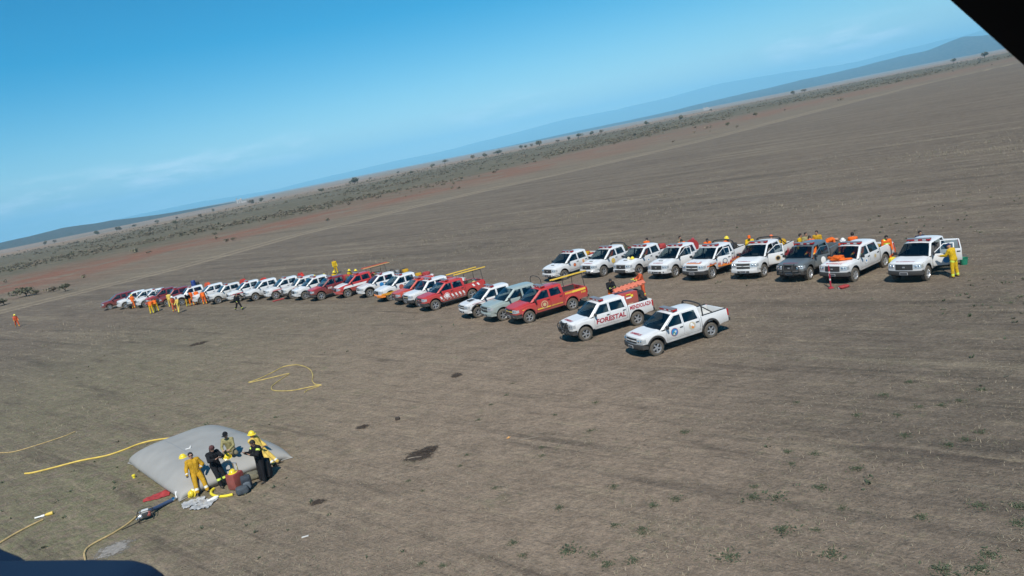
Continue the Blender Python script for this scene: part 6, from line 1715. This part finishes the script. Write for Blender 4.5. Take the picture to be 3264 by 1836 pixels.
def wornf(X, Y):
    c, s_ = math.cos(R_(122)), math.sin(R_(122)); dx, dy = X + 7, Y - 36
    return np.exp(-(((c * dx + s_ * dy) / 24) ** 2 + ((-s_ * dx + c * dy) / 9.5) ** 2))
patch = lambda sx, a, b, o=0: (lambda X, Y: smooth(a, b, fbm(X / sx + o, Y / sx + o, 4)) * (1 - .75 * wornf(X, Y)))
litter('straw_litter', 130000, 11, (.05, .17), (.009, .02), .014, [STRAW, GRASSD], 'pale straw scattered over the field', 'straw', patch(5, .34, .66), 130)
litter('dark_stubble', 80000, 12, (.03, .09), (.008, .02), .012, [STUB], 'dark plant litter scattered over the field', 'litter', patch(4, .42, .62, 7), 130, .15)
litter('dry_grass', 120000, 13, (.05, .14), (.010, .02), .0, [GRASSD, STRAW, mat('grass_olive', (.15, .15, .085), .9)], 'short dry grass in patches over the field', 'grass', patch(9, .46, .66, 3), 110, .7)
# tufts of green shoots
def tufts():
    X, Y, r, rg = field_points(5200, 12.5, 90, 21); k = rg.random(len(X)) < (smooth(.44, .66, fbm(X / 7 + 20, Y / 7, 4)) * (.25 + .75 * smooth(-6, 10, X))); X, Y, r = X[k], Y[k], r[k]
    Vs, Fs, off = [], [], 0
    for x, y in zip(X, Y):
        s = rg.uniform(.04, .13); n = rg.integers(5, 10)
        for q in range(n):
            a = rg.uniform(0, 6.28); el = rg.uniform(.3, 1.1); L = s * rg.uniform(.7, 1.5); w_ = L * .22; bx, by = x + rg.normal(0, s * .4), y + rg.normal(0, s * .4)
            d = np.array([math.cos(a) * math.cos(el), math.sin(a) * math.cos(el), math.sin(el)]); nn = np.array([-math.sin(a), math.cos(a), 0])
            b = np.array([bx, by, 0.0]); Vs += [b, b + d * L * .5 + nn * w_, b + d * L, b + d * L * .5 - nn * w_]; Fs.append([off, off + 1, off + 2, off + 3]); off += 4
    quads('green_shoots', np.array(Vs), np.array(Fs), [GREENL], None, 'tiny green shoots among the stubble', 'grass')
tufts()
# larger weeds, each one its own plant
WP = []
for k in range(5):
    rg = np.random.default_rng(300 + k); mb = MB(); 
    for q in range(90):
        a = rg.uniform(0, 6.28); el = rg.uniform(.15, 1.2); L = rg.uniform(.06, .17); b = Vector((rg.normal(0, .16), rg.normal(0, .16), 0)); w_ = L * .17
        d = Vector((math.cos(a) * math.cos(el), math.sin(a) * math.cos(el), math.sin(el))); nn = Vector((-math.sin(a), math.cos(a), .1)); m_ = b + d * L * .55
        mb.add([b, m_ + nn * w_, b + d * L - Vector((0, 0, L * .15)), m_ - nn * w_], [(0, 1, 2, 3)])
    stem = MB()
    for q in range(5):
        a = q * 1.3; stem.tube([(0, 0, 0), (.06 * math.cos(a), .06 * math.sin(a), .10), (.10 * math.cos(a), .10 * math.sin(a), .16)], [.008, .006, .003], n=4)
    WP.append((mb.mesh('leaves', [GREENL], smooth=False), stem.mesh('stem', [GREENL])))
z1 = lambda L: [(1200 + x * .439, 1200 + y * .439, s) for x, y, s in L]
z2 = lambda L: [(2200 + x * .439, 1200 + y * .439, s) for x, y, s in L]
W_ = z1([(832, 205, 1.0), (740, 315, .9), (945, 135, 1), (1200, 515, 1), (1200, 575, 1), (655, 570, .9), (228, 760, .8), (605, 650, .8), (1590, 190, 1), (1550, 395, 1.1), (1325, 955, 1.2), (1400, 1265, 2.0), (1925, 1110, 1.2), (1935, 1140, 1), (1580, 1300, 1.2), (1680, 1365, 1.4), (1860, 1335, 1.4), (2015, 935, 1.3), (2175, 890, 1.3), (1720, 800, 1.2), (480, 1375, 1.1), (325, 1360, 1.0), (985, 1210, 1.2), (860, 810, .8), (990, 50, .9), (1295, 280, .9), (2240, 405, 1.3), (1730, 1085, 1.2), (1065, 1300, 1.0), (335, 830, .7)]) + \
     z2([(1210, 280, 1.3), (1500, 280, 1.2), (710, 545, 1.2), (905, 562, 1.1), (735, 635, 1.0), (1205, 670, 1.5), (1560, 430, 1.3), (770, 190, 1.0), (455, 880, 1.6), (630, 880, 1.8), (945, 810, 1.6), (465, 800, 1), (680, 1120, 2.1), (1030, 1290, 1.8), (290, 1310, 2.0), (1680, 1020, 1.4), (2095, 940, 1.5), (2390, 940, 1.6), (2170, 1295, 1.6), (1830, 1410, 2.0), (2090, 1400, 1.8), (2390, 1070, 1.5), (1870, 500, 1.4), (2000, 460, 1.2), (1105, 960, 1.0), (915, 1115, 1.0), (2110, 405, 1.2), (1830, 210, 1.3), (1955, 175, 1.1), (1660, 220, 1.2), (1590, 40, 1.3), (1400, 135, 1.4), (2115, 95, 1.3)]) + [(1985, 760, 1.2), (2857, 713, 1.6), (1265, 704, 1.2), (1911, 565, 1.8)]
for i, (u, v, s) in enumerate(W_):
    g = gnd(u, v); T = empty('weed', (g.x, g.y, 0), i * 1.7, 'leafy green weed sprouting from the bare field', 'weed', 'green weeds dotted over the field')
    T.scale = (s * .47, s * .47, s * .32); lv, st = WP[i % 5]; link(bpy.data.objects.new('leaves', lv), T); link(bpy.data.objects.new('stem', st), T)

# ------------------------------------------------------------------ dug spots, dust patch, sticks
def patch_sheet(px, rx, ry, name, m, label, rz, seed, z=.006, depth=0.0, cat='soil patch', kind=None):
    mb = MB(); n = 36
    def rad(a): return 1 + .28 * mnoise.noise(Vector((math.cos(a) * 1.4, math.sin(a) * 1.4, seed))) + .16 * mnoise.noise(Vector((math.cos(a) * 4, math.sin(a) * 4, seed)))
    mb.grid(lambda a, q: (rx * q * rad(a) * math.cos(a), ry * q * rad(a) * math.sin(a), z + depth * max(0, 1 - q) * (.5 + mnoise.noise(Vector((q * 5 * math.cos(a), q * 5 * math.sin(a), seed))))), lin(0, 2 * math.pi, n + 1), (0.01, .3, .55, .78, 1), flip=True)
    o = mb.build(name, m, loc=gnd(*px)); o.rotation_euler = (0, 0, R_(rz)); o['kind'] = 'structure'; return o
def ragged(name, c1, c2, th):
    m = bpy.data.materials.new(name); m.use_nodes = True; t = m.node_tree; b = t.nodes['Principled BSDF']; b.inputs['Roughness'].default_value = .95; b.inputs['Specular IOR Level'].default_value = .1
    g = t.nodes.new('ShaderNodeNewGeometry'); n = t.nodes.new('ShaderNodeTexNoise'); n.inputs['Scale'].default_value = 7; n.inputs['Detail'].default_value = 7; n.inputs['Roughness'].default_value = .7; t.links.new(g.outputs['Position'], n.inputs['Vector'])
    cr_ = t.nodes.new('ShaderNodeValToRGB'); cr_.color_ramp.elements[0].position = .35; cr_.color_ramp.elements[1].position = .68; cr_.color_ramp.elements[0].color = (*c1, 1); cr_.color_ramp.elements[1].color = (*c2, 1)
    t.links.new(n.outputs['Fac'], cr_.inputs[0]); t.links.new(cr_.outputs[0], b.inputs['Base Color'])
    a = t.nodes.new('ShaderNodeAttribute'); a.attribute_name = 'core'; ad = t.nodes.new('ShaderNodeMath'); ad.operation = 'MULTIPLY_ADD'; t.links.new(n.outputs['Fac'], ad.inputs[0]); ad.inputs[1].default_value = 1.5; t.links.new(a.outputs['Fac'], ad.inputs[2])
    mr = t.nodes.new('ShaderNodeMapRange'); mr.inputs['From Min'].default_value = th; mr.inputs['From Max'].default_value = th + .35; t.links.new(ad.outputs[0], mr.inputs['Value']); t.links.new(mr.outputs[0], b.inputs['Alpha'])
    bp = t.nodes.new('ShaderNodeBump'); bp.inputs['Strength'].default_value = .8; bp.inputs['Distance'].default_value = .05; t.links.new(n.outputs['Fac'], bp.inputs['Height']); t.links.new(bp.outputs[0], b.inputs['Normal'])
    return m
DUG = ragged('dug_soil', (.035, .027, .022), (.085, .066, .052), .95); ASH = ragged('pale_dust', (.20, .185, .165), (.36, .335, .30), .92)
CLOD = mat('clod_earth', (.06, .047, .038), .95, var=.3)
def patch_sheet(px, rx, ry, name, m, rz, seed, z=.006, depth=0.0):
    mb = MB(); qs = (0.01, .2, .4, .6, .8, 1)
    def rad(a): return 1 + .28 * mnoise.noise(Vector((math.cos(a) * 1.4, math.sin(a) * 1.4, seed))) + .16 * mnoise.noise(Vector((math.cos(a) * 4, math.sin(a) * 4, seed)))
    mb.grid(lambda a, q: (rx * q * rad(a) * math.cos(a), ry * q * rad(a) * math.sin(a), z + depth * max(0, 1 - q) * (.5 + mnoise.noise(Vector((q * 5 * math.cos(a), q * 5 * math.sin(a), seed))))), lin(0, 2 * math.pi, 37), qs, flip=True)
    o = mb.build(name, m, loc=gnd(*px)); o.rotation_euler = (0, 0, R_(rz)); o['kind'] = 'structure'
    at = o.data.attributes.new('core', 'FLOAT', 'POINT'); at.data.foreach_set('value', np.array([1 - q for _ in range(37) for q in qs], np.float32)); return o
patch_sheet((1340, 1450), .85, .80, 'dug_soil', DUG, 10, 1.0, .008, .05)
patch_sheet((1368, 1434), .55, .42, 'dug_soil', DUG, 20, 2.0, .014, .08)
patch_sheet((1155, 1361), .45, .34, 'dug_soil', DUG, 0, 3.0, .008, .05)
patch_sheet((632, 1096), .95, .9, 'dug_soil', DUG, -20, 4.0, .008, .08)
patch_sheet((1455, 1197), .45, .5, 'dug_soil', DUG, 0, 5.0, .008, .06)
patch_sheet((1012, 1602), .40, .30, 'dug_soil', DUG, 0, 9.0, .008, .05)
patch_sheet((365, 1750), .85, .72, 'dust_patch', ASH, -10, 6.0, .006, .03)
def stick(px, L, rz, label, m=None, r=.02):
    mb = MB(); mb.tube([(-L / 2, 0, r), (-L * .1, .02, r * 1.3), (L / 2, -.015, r)], [r, r * .9, r * .6], n=6); thing_mesh('stick', mb, m or mat('dead_wood', (.26, .22, .17), .9), gnd(*px), label, 'stick', R_(rz))
stick((1322, 1460), .55, -5, 'pale dead stick lying across a dug dark hole'); stick((1686, 1399), .72, 3, 'pale straight stick on bare soil near an orange wrapper', r=.016); stick((1314, 1645), .32, 40, 'short pale stick slanting on the open field', r=.014)
stick((1085, 1400), .30, 40, 'thin stick lying on soil right of the pillow tank', r=.014)
mb = MB(); mb.grid(lambda u, v: (u * .16, v * .09, .02 + .05 * abs(mnoise.noise(Vector((u * 3, v * 3, 1))))), lin(-.5, .5, 7), lin(-.5, .5, 5)); thing_mesh('wrapper', mb, mat('wrapper_orange', (.75, .38, .12), .5), gnd(1621, 1397), 'bright orange wrapper dropped on the field', 'litter', .9)
mb = MB(); mb.box((0, 0, .02), (.22, .06, .03), ch=.01); thing_mesh('bone_white_chip', mb, D_PALE, gnd(973, 1712), 'small bone-white chip on soil', 'litter', .2)
b = gnd(1268, 1338); lumpy('clod', (b.x, b.y, 0), (.2, .16, .12), CLOD, 'single dark clod of earth on the pale soil', 'clod', 0, 51)

# ================================================================== far silos
def silos(u, v, dist, label, n, h, hd):
    d = pray(u, v); az = math.atan2(d.x, d.y); x, y = dist * math.sin(az), dist * math.cos(az); z = float(terrain(np.array([x]), np.array([y]))[0]) - 1
    T = empty('grain_silos', (x, y, z), -az, label, 'silo'); CON = mat('silo_concrete', (.42, .38, .34), .8)
    for k in range(n):
        mb = MB(); r = h * .16; hh = h * (.62 + .12 * ((k * 7) % 3)); mb.lathe([(r, 0), (r, hh), (r * .3, hh + r * .6), (0, hh + r * .6)], n=14, c=((k - n / 2) * r * 2.1, 0, 0)); mb.build('silo', CON, T)
    mb = MB(); mb.box((-n * h * .16 * 1.3, 0, h * .5), (h * .14, h * .14, h)); mb.box((-n * h * .16 * 1.3, 0, h * 1.03), (h * .2, h * .2, h * .08)); mb.build('elevator_tower', CON, T)
    mb = MB(); mb.box((n * h * .16 * 1.4, 0, h * .14), (h * .8, h * .4, h * .28)); mb.build('shed', CON, T); return T
silos(763, 628, 2600, 'pale grain silos with a tall elevator tower on the skyline left of the hills', 3, 17, 0)
silos(2253, 343, 3200, 'white grain silos standing before the blue mountains', 4, 14, 0)

# ================================================================== the helicopter the picture is taken from
def cabin():
    def at(u, v, t): d = FWD * FPX + RIGHT * (u - IW / 2) - UP * (v - IH / 2); return CAMP + d * (t / FPX)
    O = CAMP + FWD * .7
    T = empty('helicopter', O, 0, 'dark helicopter door frame and blue padded sill seen from inside the cabin', 'helicopter')
    BLK = mat('cabin_black', (.002, .002, .0025), .8, spec=.1); BLU = mat('sill_navy', (.007, .021, .052), .7, spec=.25); TRIM = mat('frame_seal', (.02, .018, .016), .5)  # post plastic is coloured even blacker, replacing the shade of an unbuilt cabin roof
    def slab(pts, t0, t1, m, name, ch=.004):
        a = [at(u, v, t0) - O for u, v in pts]; b = [at(u, v, t0) + FWD * (t1 - t0) - O for u, v in pts]; n = len(a)
        bm = bmesh.new(); va = [bm.verts.new(p) for p in a]; vb = [bm.verts.new(p) for p in b]
        bm.faces.new(va); bm.faces.new(vb[::-1])
        for i in range(n): bm.faces.new((va[i], vb[i], vb[(i + 1) % n], va[(i + 1) % n]))
        bmesh.ops.recalc_face_normals(bm, faces=bm.faces[:]); bmesh.ops.bevel(bm, geom=bm.edges[:], offset=ch, segments=3, affect='EDGES', profile=.6)
        me = bpy.data.meshes.new(name); bm.to_mesh(me); bm.free(); me.materials.append(m); me.polygons.foreach_set('use_smooth', [True] * len(me.polygons)); me.set_sharp_from_angle(angle=R_(40))
        link(bpy.data.objects.new(name, me), T)
    slab([(2870, -130), (3360, 305), (3620, 620), (3900, 300), (3300, -420)], .72, .62, BLK, 'door_post', .006)
    slab([(2935, -110), (3400, 302), (3412, 290), (2948, -122)], .726, .716, TRIM, 'door_seal', .001)
    slab([(-420, 1778), (0, 1779), (300, 1776), (430, 1777), (488, 1792), (530, 1822), (570, 1884), (600, 2050), (-420, 2050)], .74, .62, BLU, 'window_sill', .010)
    slab([(-420, 1600), (-60, 1715), (5, 1742), (70, 1768), (112, 1795), (90, 1840), (-420, 1840)], .76, .70, BLU, 'sill_pad', .008)
cabin()
